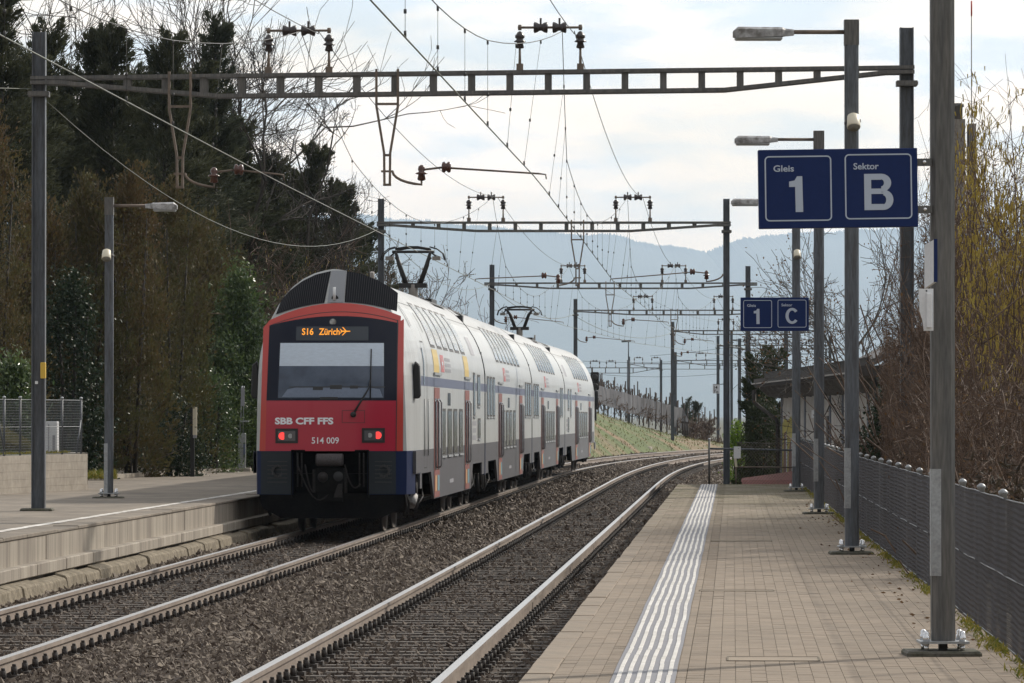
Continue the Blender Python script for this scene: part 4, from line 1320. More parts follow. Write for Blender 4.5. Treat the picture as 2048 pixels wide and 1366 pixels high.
# farther portals of the yard, thin in the haze
far_specs = [(470, 1100, 1322, 735, 8.6, 'distant yard portal low above the vineyard, left of the lamp mast', (1190, 1222)),
             (520, 1258, 1500, 727, 8.4, 'distant yard portal with the tall lamp mast on its left leg', (1277, 1312)),
             (455, 1351, 1600, 720, 8.4, 'distant yard portal right of the fifth mast', (1402, 1520)),
             (395, 1436, 1660, 690, 7.8, 'distant portal behind the white kilometre board', (1500, 1580)),
             (360, 1479, 1700, 697, 7.8, 'distant portal behind the juniper tree', (1545, 1625)),
             (430, 1463, 1640, 679, 9.5, 'tall distant portal just right of the white kilometre board', (1530, 1600))]
for (Y, a, b_, py, tot, lab, gr) in far_specs:
    z = P(a, py, Y).z
    portal(Y, xat(a, Y), xat(b_, Y), z, z, .55 * Y / 450, z + .75, z + .75, -1.0, -1.0, (2.5, 2.5), .24, tuple(xat(q, Y) for q in gr), (), 7, lab, detail=False, pieces=False)
lm = thing('lamp_mast', 'thin distant lamp mast with a T-shaped head above the vineyard', 'lamp mast', P(1257, 850, 520))
m = MB(); m.tube([P(1257, 850, 520), P(1257, 720, 520)], .16, 8); m.tube([P(1257, 722, 520), P(1257, 680, 520)], .07, 6); m.build('pole', M['galv'], lm, lm.location)
m = MB(); m.bar(P(1243, 683, 520), P(1262, 682, 520), .3, .2); m.build('lamp_head', M['galv'], lm, lm.location)

# ------------------------------------------------------------------ overhead wires
def wx_at(tab, Y, tr):
    for (a, s0), (b_, s1) in zip(tab[:-1], tab[1:]):
        if Y <= b_:
            k = (Y - a) / (b_ - a); x0 = trk(a, 0, 0, tr).x + s0; x1 = trk(b_, 0, 0, tr).x + s1
            return x0 + (x1 - x0) * k
    return trk(Y, 0, 0, tr).x
def contact(tab, tr, lab, mx):
    root = thing('overhead_wire', lab, 'overhead wire', (trk(71.5, 0, 0, tr).x, 71.5, 5.5))
    off = Vector(root.location)
    pts = [Vector((wx_at(tab, y, tr), y, 5.50)) for y in np.arange(18, 338, 4.0)]
    m = MB(); m.tube(pts, .0085, 5); m.build('contact_wire', M['wire'], root, off)
    bw, sp_ = [], []
    sup = [(17.0, 7.70)] + [(y, 7.74) for y in PY]
    for (a, za), (b_, zb) in zip(sup[:-1], sup[1:]):
        xa, xb = wx_at(tab, a, tr) + mx, wx_at(tab, b_, tr) + mx
        pp = []
        for i in range(25):
            k = i / 24; z = za + (zb - za) * k - 1.62 * 4 * k * (1 - k) * ((b_ - a) / 55) ** 2
            # the bearer swings over the contact wire in the span
            xm = wx_at(tab, a + (b_ - a) * k, tr)
            xs_ = xa + (xb - xa) * k; f_ = min(1, 4 * min(k, 1 - k))
            pp.append(Vector((xs_ + (xm - xs_) * f_, a + (b_ - a) * k, max(z, 5.75))))
        bw += pp
        for i in range(2, 23, 2): sp_.append(pp[i])
    m = MB(); m.tube(bw, .0065, 5); m.build('bearer_wire', M['wired'], root, off)
    m = MB()
    q2 = []
    for (a, za), (b_, zb) in zip(sup[:-1], sup[1:]):
        xa, xb = trk(a, 0, 0, tr).x + mx + .28, trk(b_, 0, 0, tr).x + mx + .28
        q2 += [Vector((xa + (xb - xa) * k, a + (b_ - a) * k, za - .55 * 4 * k * (1 - k))) for k in [i / 16 for i in range(17)]]
    m.tube(q2, .0065, 5); m.build('feeder_wire', M['wired'], root, off)
    for p in sp_:
        if p.y < 40: continue
        m = MB(); q = Vector((wx_at(tab, p.y, tr), p.y, 5.5))
        r = .0028 if p.y < 130 else .004
        m.tube([p, q], r, 4); m.lathe(q + Vector((0, 0, .0)), (0, 0, 1), [(0, .014), (.06, .014)], 6)
        m.lathe(q + (p - q) * .35, (0, 0, 1), [(0, .016), (.04, .016)], 6); m.lathe(p - Vector((0, 0, .05)), (0, 0, 1), [(0, .014), (.05, .014)], 6)
        m.build('dropper', M['wired'], root, off)
contact(wire1, 1, 'overhead line wires with droppers above the right track', .35)
contact(wire2, 2, 'overhead line wires with droppers above the train', .35)
def sagwire(name, lab, pts, sag, r=.009, mt='wire'):
    out = []
    for a, b_ in zip(pts[:-1], pts[1:]):
        out += [a + (b_ - a) * k - Vector((0, 0, sag * 4 * k * (1 - k))) for k in [i / 20 for i in range(21)]]
    m = MB(); m.tube(out, r, 5)
    o = m.build(name, M[mt]); return tag(o, lab, 'wire')
sagwire('return_wire', 'pale return wire sagging between the left masts in front of the trees', [P(-60, 175, 70), P(72, 178, 71.4)], .0, .007)
sagwire('return_wire', 'pale wire hanging in a long curve from the nearest left mast to the next', [P(95, 204, 71.5), P(757, 458, 126)], 1.15, .007)
sagwire('return_wire', 'thin wire between the second and the third left mast above the carriage', [P(766, 458, 126), P(980, 568, 184)], .75, .008)
sagwire('return_wire', 'thin wire between the third and the fourth left mast above the train', [P(986, 576, 184), P(1149, 628, 231)], .6, .012)
sagwire('return_wire', 'far thin wire from the fourth left mast towards the fifth', [P(1153, 634, 231), P(1343, 666, 286)], .6, .013)
for i, (a, b_, y0, y1, lab) in enumerate(((1190, 1436, 748, 748, 'lower'), (1165, 1445, 722, 716, 'middle'), (1300, 1660, 712, 660, 'upper'))):
    sagwire('yard_wire', f'{lab} faint yard wire strung between the distant portals', [P(a, y0, 420), P(b_, y1, 420)], .25, .014, 'wired')

# ------------------------------------------------------------------ platform lamps
def lamp(x, y, z, H, armlen, side, label, w=.165, head=.74, spk=None, patch=None, pad=True, lamp_on=True):
    root = thing('platform_lamp', label, 'platform lamp', (x, y, z), 'lamp posts standing on the platforms')
    m = MB()
    c = w / 2; q = w * .18
    oct_ = [(-c + q, -c), (c - q, -c), (c, -c + q), (c, c - q), (c - q, c), (-c + q, c), (-c, c - q), (-c, -c + q)]
    m.prism([(a, b_, .10) for a, b_ in oct_], (0, 0, H - .10)); m.build('post', M['galvd' if y < 40 else 'galv'], root)
    m = MB(); m.box(-.17, .17, -.17, .17, .085, .10); m.build('base_plate', M['galvl'], root)
    m = MB(); m.box(-.27, .25, -.25, .25, -.02, .035); m.build('concrete_pad', M['pad'], root, bevel=.015)
    m = MB(); m.box(-.03, .03, -.03, .03, .03, .09); m.build('cable_duct', M['black'], root)
    for sx in (-1, 1):
        for sy in (-1, 1):
            q = MB(); q.lathe((sx * .125, sy * .125, .03), (0, 0, 1), [(0, .016), (.05, .016)], 8, 0); q.lathe((sx * .125, sy * .125, .075), (0, 0, 1), [(0, .022), (.01, .022)], 6, 0)
            q.lathe((sx * .125, sy * .125, .10), (0, 0, 1), [(0, .024), (.035, .024), (.04, .018), (.06, .02), (.07, .012), (.075, .002)], 10, 0)
            q.build('bolt', M['chrome'], root)
    if patch:
        m = MB(); m.box(-c - .004, -c * .22, -c - .006, -c - .001, patch[0], patch[1]); m.box(-c - .006, -c - .001, -c - .004, c * .3, patch[0], patch[1]); m.build('zinc_cover', M['galvl'], root)
    za = H - .14
    m = MB(); m.box(-c - .004, c + .004, -c - .004, c + .004, H - .30, H + .005); m.build('post_cap', M['galvd'], root)
    m = MB(); a0, a1 = side * c, side * (armlen - head + .04); m.tube([(a0, 0, za), (a1, 0, za)], .026, 8); m.build('arm', M['steel_brown'], root)
    m = MB(); xs_ = [side * (armlen - head), side * (armlen - head + .10), side * (armlen - head + .14), side * (armlen - .06), side * armlen]
    rows = []
    for xx, hw, zt_, zb_ in ((xs_[0], .04, .03, -.04), (xs_[1], .045, .04, -.05), (xs_[2], .10, .055, -.055), (xs_[3], .12, .06, -.075), (xs_[4], .08, .01, -.06)):
        rows.append([(xx, -hw, za + zb_), (xx, -hw, za + zt_ * .5), (xx, -hw * .55, za + zt_), (xx, hw * .55, za + zt_), (xx, hw, za + zt_ * .5), (xx, hw, za + zb_), (xx, -hw, za + zb_)])
    m.grid(rows, 0, False); m.poly(rows[-1][:-1]); m.poly(rows[0][:-1])
    hd = m.build('lamp_head', M['lamp'], root)
    m = MB(); m.box(min(xs_[2], xs_[4] - side * .02), max(xs_[2], xs_[4] - side * .02), -.10, .10, za - .10, za - .058); m.build('lamp_bowl', M['lampglass'], hd, bevel=.015)
    if spk:
        for sy in ((-1, 1) if spk[1] else (-1,)):
            q = MB(); ax = Vector((0.0, sy * .55, -.83)).normalized()
            b0 = Vector((spk[2] if len(spk) > 2 else 0.01, sy * (c + .07), spk[0] + .09))
            q.lathe(b0, ax, [(0, .055), (.015, .072), (.17, .082), (.18, .078)], 16, 0)
            q.bar(b0 + Vector((-.085, 0, -.06)), Vector((-.085, sy * c * .4, spk[0] - .0)), .012, .03, 1); q.bar(b0 + Vector((.085, 0, -.06)), Vector((.085, sy * c * .4, spk[0])), .012, .03, 1)
            sp2 = q.build('loudspeaker', [M['cream'], M['galvd']], root)
            q = MB(); q.lathe(b0 + ax * .181, ax, [(0, .074), (.004, .074)], 16); q.build('speaker_grille', M['creamd'], sp2)
    return root
hZ = lambda py, y: CAM_H - (py - 831) / FPX * y
lamp(xat(1885, 33.3), 33.3, P1Z, 6.46, 1.376, -1, 'nearest lamp post on the paved platform, carrying the sector B sign', .163, patch=(.55, 1.29))
lamp(xat(1703.5, 57.5), 57.5, P1Z, hZ(40, 57.5) - P1Z, 1.42, -1, 'tall lamp post behind the sector B sign with a cream loudspeaker above it', .165, .73, (hZ(247, 57.5) - P1Z, False), (.55, 1.27))
lamp(xat(1638, 80.9), 80.9, P1Z, hZ(262, 80.9) - P1Z, 1.42, -1, 'lamp post on the paved platform that carries the sector C sign', .168, .73, None, (.55, 1.27))
lamp(xat(1592.5, 104.8), 104.8, P1Z, hZ(390, 104.8) - P1Z, 1.42, -1, 'farthest lamp post on the paved platform, beside the end barrier', .175, .73, (hZ(510, 104.8) - P1Z, False), (.55, 1.27))
lamp(xat(218, 82.5), 82.5, P2Z, hZ(395, 82.5) - P2Z, 1.17, 1, 'lamp post on the far platform left of the train', .146, .55, (hZ(512, 82.5) - P2Z, True, -.03), (.05, .95))
# pad and small fittings of the nearest left mast
mp = P(72, 1019, 71.5)
m = MB(); m.box(-7.05 - .26, -7.05 + .22, 71.5 - .22, 71.5 + .22, P2Z - .02, P2Z + .05); tag(m.build('mast_pad', M['pad'], None, None, .02), 'mossy concrete pad under the nearest left mast', 'mast pad')
m = MB(); c_ = P(88, 741, 71.4); m.box(c_.x - .045, c_.x + .03, 71.3, 71.42, c_.z - .12, c_.z + .12); tag(m.build('yellow_box', M['yellow'], None, None, .008), 'small yellow box strapped to the nearest left mast', 'box')
m = MB(); c_ = P(73, 765, 71.39); m.box(c_.x - .022, c_.x + .022, 71.385, 71.39, c_.z - .022, c_.z + .022); tag(m.build('mast_label', M['pwhite']), 'tiny white plate on the web of the nearest left mast', 'plate')

# ------------------------------------------------------------------ blue platform signs
def platform_sign(Y, x0, x1, y0, y1, right, letters, lab, tilt=0.0, post_x=None):
    a, b_ = P(x0, y0, Y), P(x1, y1, Y)
    c = (a + b_) / 2; w, h = b_.x - a.x, a.z - b_.z
    root = thing('platform_sign', lab, 'platform sign', c, 'blue track and sector signs')
    root.rotation_euler = (0, -tilt, 0)
    m = MB(); m.box(-w / 2, w / 2, -.045, .045, -h / 2, h / 2); m.build('panel', M['sblue'], root, bevel=.004)
    sx, sz = w / 318.0, h / 160.0
    X = lambda px: -w / 2 + (px - 1516) * sx
    Z = lambda py: h / 2 - (py - 298) * sz
    def frame(xa, xb, ya, yb):
        m = MB(); r = 9; t = 2.7; outer, inner = [], []
        for (cx, cy, s) in ((xb - r, ya + r, 0), (xa + r, ya + r, 1), (xa + r, yb - r, 2), (xb - r, yb - r, 3)):
            for i in range(6):
                an = math.pi / 2 * s + math.pi / 2 * i / 5
                outer.append((X(cx + r * math.cos(an)), Z(cy - r * math.sin(an)))); inner.append((X(cx + (r - t) * math.cos(an)), Z(cy - (r - t) * math.sin(an))))
        n = len(outer)
        vs = [(x, -.0475, z) for x, z in outer] + [(x, -.0475, z) for x, z in inner]
        m.add(vs, [(i, (i + 1) % n, n + (i + 1) % n, n + i) for i in range(n)])
        m.build('border', M['swhite'], root)
    frame(1528.5, 1662, 311, 443.5); frame(1688.5, 1822.5, 309, 441.5)
    flat_ = lambda u, z: -.0475
    def word(t, px0, px1, base, hh, bold):
        m = MB(); add_text(m, t, hh * sz, X(px0), Z(base), flat_, bold, (px1 - px0) * sx); m.build('lettering', M['swhite'], root)
    word('Gleis', 1546, 1587, 342.5, 13.5, .018); word(letters[0], 1706, 1756.5, 340, 13.5, .018)
    # big numeral one, drawn as in the sign face
    m = MB(); pts = [(1589.5, 425), (1604.5, 425), (1603.5, 352.5), (1593, 352.5), (1588, 361), (1577, 363), (1577, 374), (1589, 374)]
    m.poly([(X(a_), -.0475, Z(b2)) for a_, b2 in pts]); m.build('lettering', M['swhite'], root)
    big = MB()
    def ring_part(cx, cy, rx, ry, tx, ty, a0, a1, n=14, dp=-.0475):
        o = [(cx + rx * math.cos(R(a0 + (a1 - a0) * i / n)), cy - ry * math.sin(R(a0 + (a1 - a0) * i / n))) for i in range(n + 1)]
        q = [(cx + (rx - tx) * math.cos(R(a0 + (a1 - a0) * i / n)), cy - (ry - ty) * math.sin(R(a0 + (a1 - a0) * i / n))) for i in range(n + 1)]
        big.grid([[(X(x), dp, Z(y)) for x, y in o], [(X(x), dp, Z(y)) for x, y in q]], 0, False)
    def rect(x0, x1, y0, y1): big.poly([(X(a_), -.0475, Z(b2)) for a_, b2 in ((x0, y1), (x1, y1), (x1, y0), (x0, y0))])
    if letters[1] == 'B':
        rect(1727, 1741, 349.5, 423)
        for (ya_, yb_, xr) in ((349.5, 386.5, 1781), (382, 423, 1785)):
            th_ = 12.2; xm = xr - 20
            rect(1741, xm, ya_, ya_ + th_) if ya_ < 360 else rect(1741, 1760.9, 379.5, 390.5)
            if yb_ > 400: rect(1741, xm, yb_ - th_, yb_); rect(1761, xm, 387, 390.5)
            ring_part(xm, (ya_ + yb_) / 2, xr - xm, (yb_ - ya_) / 2, 14.5, 11.5, -90, 90, 14, -.0475 if ya_ < 360 else -.0482)
    else:
        ring_part(1756, 386, 31, 38, 14.5, 12, 38, 322, 30)
    big.build('lettering', M['swhite'], root)
    m = MB()
    e = right - c.x
    for zz in (h * .32, -h * .28):
        m.bar((w / 2 - .02, 0, zz), (e, 0, zz), .06, .05)
    m.build('bracket', M['galvd'], root)
    for zz in (h * .32, -h * .28):
        m = MB(); m.lathe(((w / 2 + e) / 2, -.03, zz), (0, -1, 0), [(0, .014), (.012, .012)], 10); m.build('bolt', M['chrome'], root)
    return root
platform_sign(33.25, 1516.5, 1834.5, 298.5, 456, xat(1885, 33.3) - .078, ('Sektor', 'B'), 'large blue sign reading Gleis 1 Sektor B on the nearest lamp post', R(.75))
platform_sign(80.85, 1481, 1617.5, 595, 662, xat(1638, 80.9) - .08, ('Sektor', 'C'), 'smaller looking blue sign reading Gleis 1 Sektor C on the third lamp post')
# plates on the side of the nearest lamp post
px_ = xat(1862, 33.3)
r_ = thing('station_plate', 'blue and white plate on the left side of the nearest lamp post', 'plate', (px_ - .02, 33.2, hZ(530, 33.2)))
m = MB(); m.prism([(-.055, -.25, -.17), (-.055, -.25, .13), (-.005, -.42, .16), (-.005, -.42, -.13)], (.018, 0, 0)); m.build('plate', M['pwhite'], r_)
m = MB(); m.box(-.006, .018, -.44, -.40, -.13, .165); m.build('edge', M['sblue'], r_)
r_ = thing('notice_board', 'broken white notice board below the plate on the nearest lamp post', 'notice board', (px_ - .02, 33.2, hZ(620, 33.2)))
m = MB(); m.prism([(-.08, -.10, .145), (.02, -.10, .145), (.02, -.10, -.145), (-.045, -.10, -.145), (-.055, -.10, -.07), (-.075, -.10, -.01), (-.075, -.10, .06), (-.082, -.10, .08)], (0, .02, 0)); m.build('board', M['pwhite'], r_)
m = MB(); m.box(-.03, .006, -.135, -.102, -.125, .115); m.build('box', M['pwhite'], r_, bevel=.004)
m = MB(); m.lathe((-.028, -.102, .13), (0, -1, 0), [(0, .006), (.004, .006)], 8); m.build('screw', M['black'], r_)
# kilometre board
kY = 126.0
kb_ = thing('kilometre_board', 'white kilometre board with black figures left of the second right mast', 'kilometre board', P(1436, 792, kY))
a, b_ = P(1425.5, 769, kY), P(1439.5, 787, kY); o_ = Vector(kb_.location)
m = MB(); m.box(a.x, b_.x, kY - .02, kY, b_.z, a.z); m.build('board', M['pwhite'], kb_, o_)
m = MB(); add_text(m, '14', .085, a.x + .03, a.z - .115, lambda u, z: kY - .024, .02); add_text(m, '7', .085, a.x + .02, b_.z + .02, lambda u, z: kY - .024, .02); add_text(m, '25', .05, a.x + .085, b_.z + .02, lambda u, z: kY - .024, .02)
m.build('lettering', M['black'], kb_, o_)
m = MB(); m.bar(P(1426, 769, kY), P(1453, 768, kY), .02, .02); m.build('bracket', M['galvd'], kb_, o_)
# signal behind the far end of the train
sg = thing('railway_signal', 'dark railway signal seen from behind at the far end of the train', 'signal', P(1190, 905, 262))
m = MB(); a, b_ = P(1181, 744, 262), P(1198, 780, 262); m.box(a.x, b_.x, 261.8, 262, b_.z, a.z); m.build('signal_head', M['tmech'], sg, sg.location, .05)
m = MB(); m.tube([P(1190, 910, 262.2), P(1190, 760, 262.2)], .09, 8); m.build('post', M['tmech'], sg, sg.location)
for yy_ in (754, 772):
    m = MB(); m.lathe(P(1190, yy_, 261.8), (0, -1, 0), [(0, .17), (.15, .16), (.16, .1)], 14); m.build('lamp_housing', M['black'], sg, sg.location)
M['capz'] = mat('post_cap_zinc', (0.30, 0.31, 0.32), 0.45, metal=0.4, var=.2, scale=20)
# ------------------------------------------------------------------ wire-mesh fence along the near platform
fz0, fz1 = P1Z - .02, P1Z + 1.07
fence = thing('mesh_fence', 'grey wire mesh fence with capped posts along the paved platform', 'fence', (fence_x(60), 60, P1Z))
fo = Vector(fence.location)
fcap = None
y = 29.0
while y < 118:
    x = fence_x(y) + .03
    m = MB(); m.tube([(x, y, fz0 - .3), (x, y, fz1)], .024, 8); po = m.build('post', M['galvd'], fence, fo)
    m = MB(); m.lathe((x, y, fz1 - .02), (0, 0, 1), [(0, .028), (.04, .030), (.045, .036), (.060, .036), (.078, .014), (.081, .002)], 10); m.build('post_cap', M['capz'], po, fo)
    y += 2.85
m = MB()
for z in (fz1, (fz0 + fz1) / 2, fz0 + .05): m.tube([(fence_x(y), y, z + .004 * math.sin(y * 2.2)) for y in np.arange(27, 118, 1.0)], .0055, 5)
m.build('tension_wire', M['mesh_light'], fence, fo)
def mesh_panel(fx, y0, y1, z0, z1, pitch, wob=.006, deep=.002):
    """chain link: woven zigzag strands, each crossing from the front to the back of the fence"""
    n = int((y1 - y0) / pitch); k = int((z1 - z0) / pitch)
    A, B_ = [], []
    ys_ = y0 + np.arange(n) * pitch
    for j in range(k):
        za, zb = z1 - j * (z1 - z0) / k, z1 - (j + 1) * (z1 - z0) / k
        s = pitch * .5 if j % 2 else 0
        for sgn in (1, -1):
            ya = ys_ + s; yb = ya + sgn * pitch * .5
            A.append(np.stack([fx(ya) + deep * sgn, ya, np.full(n, za)], 1)); B_.append(np.stack([fx(yb) - deep * sgn, yb, np.full(n, zb)], 1))
    A, B_ = np.concatenate(A), np.concatenate(B_)
    def ripple(V):
        y, z = V[:, 1], V[:, 2]
        return np.stack([V[:, 0] + wob * (np.sin(y * 2.3 + z * .8) + .8 * np.sin(y * 5.1 + 1.3 + z * .5) + .5 * np.sin(y * .77)), y, z + .005 * np.sin(y * 1.9) + .003 * np.sin(y * 6.0)], 1)
    return ripple(A), ripple(B_)
def rods(A, B_, r0, r1=None, sides=3):
    r1 = r0 if r1 is None else r1
    d = B_ - A; L = np.linalg.norm(d, axis=1, keepdims=True); d = d / np.maximum(L, 1e-6)
    ref = np.where(np.abs(d[:, 2:3]) < .9, np.array([[0, 0, 1.0]]), np.array([[1.0, 0, 0]]))
    u = np.cross(d, ref); u /= np.linalg.norm(u, axis=1, keepdims=True); w = np.cross(d, u)
    n = len(A); V = np.zeros((n, 2, sides, 3))
    r0 = np.broadcast_to(np.asarray(r0, float), (n,)); r1 = np.broadcast_to(np.asarray(r1, float), (n,))
    for k in range(sides):
        a = 2 * np.pi * k / sides; o = u * np.cos(a) + w * np.sin(a)
        V[:, 0, k] = A + o * r0[:, None]; V[:, 1, k] = B_ + o * r1[:, None]
    F_ = np.array([[k, (k + 1) % sides, sides + (k + 1) % sides, sides + k] for k in range(sides)])
    faces = (np.arange(n) * 2 * sides)[:, None, None] + F_[None]
    return V.reshape(-1, 3), faces.reshape(-1, 4)
A, B_ = mesh_panel(lambda y: 3.40 + 0.0425 * (y - 31.9), 28.5, 117.3, fz0 + .03, fz1, .042, .005)
v, f = rods(A, B_, .0013); v = v - np.array(fo)
o = link('wire_mesh', fast_mesh('wire_mesh', v, f, M['mesh_wire']), fence); o['kind'] = 'stuff'
# ------------------------------------------------------------------ barrier at the end of the near platform
by = P1END + .35
br = thing('end_barrier', 'grey steel tube barrier closing the end of the paved platform', 'barrier', P(1418, 968, by)); bo = Vector(br.location)
m = MB(); m.tube([P(1418.5, 975, by), P(1418.5, 880, by)], .026, 8); m.build('post', M['galvd'], br, bo)
m = MB(); m.lathe(P(1418.5, 880, by), (0, 0, 1), [(0, .03), (.02, .036), (.045, .02), (.05, .003)], 10); m.build('post_cap', M['galvl'], br, bo)
m = MB(); m.tube([P(1418.5, 897, by), P(1612, 901, by)], .022, 8); m.build('rail', M['galv'], br, bo)
m = MB(); m.tube([P(1470, 934, by), P(1612, 935, by)], .018, 8); m.tube([P(1472, 934, by), P(1472, 972, by)], .02, 8); m.build('lower_rail', M['steel_brown'], br, bo)
A, B_ = [], []
for i in range(26):
    x0 = 1478 + i * 6.0
    for sgn in (1, -1):
        xa, xb = x0, x0 + sgn * 74
        ya_, yb_ = 884.0, 968.0
        if xb > 1618: k = (1618 - xa) / (xb - xa); xb = 1618; yb_ = ya_ + (yb_ - ya_) * k
        if xb < 1472: k = (1472 - xa) / (xb - xa); xb = 1472; yb_ = ya_ + (yb_ - ya_) * k
        A.append(P(xa, ya_, by + .05)); B_.append(P(xb, yb_, by + .05))
v, f = rods(np.array(A), np.array(B_), .0035)
o = link('wire_mesh', fast_mesh('wire_mesh', v - np.array(bo), f, M['steel_brown']), br); o['kind'] = 'stuff'
m = MB(); m.tube([P(1473, 884, by + .05), P(1530, 887, by + .05), P(1618, 884, by + .05)], .008, 5); m.build('top_wire', M['galvd'], br, bo)
nb = thing('warning_board', 'small worn white board hanging on the barrier rail', 'board', P(1474, 905, by - .04)); no_ = Vector(nb.location)
m = MB(); a, b_ = P(1467.5, 893, by - .04), P(1481.5, 917, by - .04); m.box(a.x, b_.x, by - .05, by - .03, b_.z, a.z); m.build('board', M['pwhite'], nb, no_)
m = MB(); m.prism([P(1468, 917, by - .04), P(1473, 917, by - .04), P(1475, 934, by - .04), P(1470, 934, by - .04)], (0, .02, 0)); m.build('broken_strip', M['cream'], nb, no_)
# timber and rusty heap behind the barrier
M['rustred'] = mat('red_brown_sheet', (0.20, 0.06, 0.05), 0.85, col2=(0.13, 0.05, 0.04), var=.3, scale=6, bump=.4)
m = MB()
m.grid([[P(1484, 956, 121), P(1560, 946, 123), P(1600, 940, 124)], [P(1482, 960, 120), P(1540, 960, 120), P(1600, 960, 120)], [P(1490, 985, 119), P(1540, 985, 119), P(1600, 985, 119)]], 0, False)
tag(m.build('red_roof', M['rustred']), 'low red brown roof sheet behind the end barrier', 'roof sheet')

# ------------------------------------------------------------------ concrete shed behind the near platform
M['shed'] = mat('shed_panel', (0.60, 0.575, 0.54), 0.9, col2=(0.48, 0.46, 0.43), var=.08, scale=1.4, bump=.15)
M['shedpost'] = mat('shed_post_bluegrey', (0.13, 0.15, 0.19), 0.7, var=.1, scale=3)
M['shedpostw'] = mat('shed_post_pale', (0.42, 0.42, 0.41), 0.8, var=.1, scale=3)
M['eave'] = mat('dark_eave', (0.035, 0.030, 0.027), 0.85, col2=(0.055, 0.046, 0.04), var=.25, scale=6)
M['eaveu'] = mat('eave_boards', (0.20, 0.185, 0.17), 0.85, var=.2, scale=5)
M['fasc'] = mat('fascia_edge', (0.36, 0.34, 0.32), 0.7, var=.1, scale=6)
M['graf_y'] = mat('spray_paint_yellow', (0.48, 0.40, 0.05), 0.8, col2=(0.36, 0.33, 0.10), var=.1, scale=3)
M['graf_b'] = mat('spray_paint_brown', (0.17, 0.085, 0.065), 0.8, var=.1, scale=3)
M['graf_w'] = mat('spray_paint_pale', (0.50, 0.56, 0.60), 0.8, var=.1, scale=3)
shed = thing('shed', 'low pale concrete shed with a dark overhanging eave behind the platform fence', 'shed', (7.8, 140, -1)); so = Vector(shed.location)
SA, SB = Vector((7.80, 140, 0)), Vector((8.06, 104, 0))
sd = (SB - SA).normalized(); sn = Vector((-sd.y, sd.x, 0)); sn = sn if sn.x < 0 else -sn     # towards the track
SLn = (SB - SA).length
EZ = 2.86
def sp_(t, z, o=0.0): return SA + sd * t + sn * o + Vector((0, 0, z))
def s_of_px(px):
    lo_, hi_ = 0.0, SLn
    for _ in range(40):
        mid = (lo_ + hi_) / 2; p = sp_(mid, 0)
        if 1024 + FPX * p.x / p.y < px: lo_ = mid
        else: hi_ = mid
    return lo_
m = MB(); m.prism([sp_(0, -1.05, -.12), sp_(0, EZ, -.12), sp_(SLn, EZ, -.12), sp_(SLn, -1.05, -.12)], -sn * 6.0)
m.build('wall', M['shed'], shed, so)
bays = [s_of_px(q) for q in (1560, 1584, 1606, 1632, 1656, 1681, 1706, 1732, 1744)]
for a, b_ in zip(bays[:-1], bays[1:]):
    z = -1.0
    while z < EZ - .05:
        z1 = min(z + .78, EZ)
        m = MB(); m.prism([sp_(a + .25, z + .008, -.13), sp_(a + .25, z1 - .008, -.13), sp_(b_ - .25, z1 - .008, -.13), sp_(b_ - .25, z + .008, -.13)], sn * .07); m.build('wall_panel', M['shed'], shed, so)
        z = z1
for i, a in enumerate(bays):
    m = MB(); m.prism([sp_(a - .22, -1.0, -.10), sp_(a - .22, EZ, -.10), sp_(a + .10, EZ, -.10), sp_(a + .10, -1.0, -.10)], sn * .055); m.build('pier', M['shedpost'], shed, so)
    m = MB(); m.prism([sp_(a - .30, -1.0, -.10), sp_(a - .30, EZ, -.10), sp_(a - .22, EZ, -.10), sp_(a - .22, -1.0, -.10)], sn * .065); m.build('pier_edge', M['shedpostw'], shed, so)
    for k in ((0, .5) if i < len(bays) - 1 else (0,)):
        t = a + (bays[i + 1] - a) * k if k else a
        m = MB(); m.prism([sp_(t, EZ - .02, -.05), sp_(t, EZ - .36, -.05), sp_(t, EZ - .30, .35), sp_(t, EZ - .08, .60), sp_(t, EZ - .02, .60)], sd * .16); m.build('bracket', M['eaveu'], shed, so)
m = MB(); m.prism([sp_(-1.6, EZ, -6.3), sp_(-1.6, EZ, .66), sp_(-1.6, EZ + .22, .66), sp_(-1.6, EZ + .34, -6.3)], sd * (SLn + 2.4)); m.build('roof', M['eave'], shed, so)
m = MB(); m.bar(sp_(-1.65, EZ + .08, .70), sp_(SLn + .8, EZ + .08, .70), .05, .035); m.build('fascia', M['fasc'], shed, so)
m = MB(); t = -1.6
while t < SLn + .7:
    m.bar(sp_(t, EZ - .015, .05), sp_(t, EZ - .015, .62), .22, .02); t += .30
o = m.build('eave_boards', M['eaveu'], shed, so); o['kind'] = 'stuff'
m = MB(); m.bar(sp_(-1.3, EZ + .31, .35), sp_(SLn, EZ + .31, .35), .03, .16); m.bar(sp_(-1.3, EZ + .40, .35), sp_(SLn, EZ + .40, .35), .05, .025); m.build('snow_guard', M['eave'], shed, so)
m = MB(); m.tube([sp_(-1.5, EZ - .1, .65), sp_(-1.5, EZ - .45, .65), sp_(-1.2, EZ - .6, .5), sp_(-.1, EZ - .95, .1), sp_(0, EZ - 1.1, .05), sp_(0, -1, .05)], .06, 8); m.build('downpipe', M['eave'], shed, so)
a0 = bays[0]
gp = lambda t, z, o: sp_(a0 + t, z, -.06 + o)
bw_ = bays[1] - bays[0]
def graf(name, mt, pts, o):
    m = MB(); m.poly([gp(u * bw_, z, o) for u, z in pts]); return m.build(name, M[mt], shed, so)
graf('graffiti', 'graf_y', [(.06, -.9), (.06, 1.75), (.25, 1.95), (.5, 1.85), (.8, 2.0), (.95, 1.7), (.95, -.9)], .012)
graf('graffiti', 'graf_b', [(.15, -.9), (.15, .6), (.22, 1.5), (.36, 1.55), (.42, .5), (.50, -.9)], .018)
graf('graffiti', 'graf_b', [(.55, -.9), (.60, .9), (.72, 1.3), (.86, 1.2), (.88, -.9)], .018)
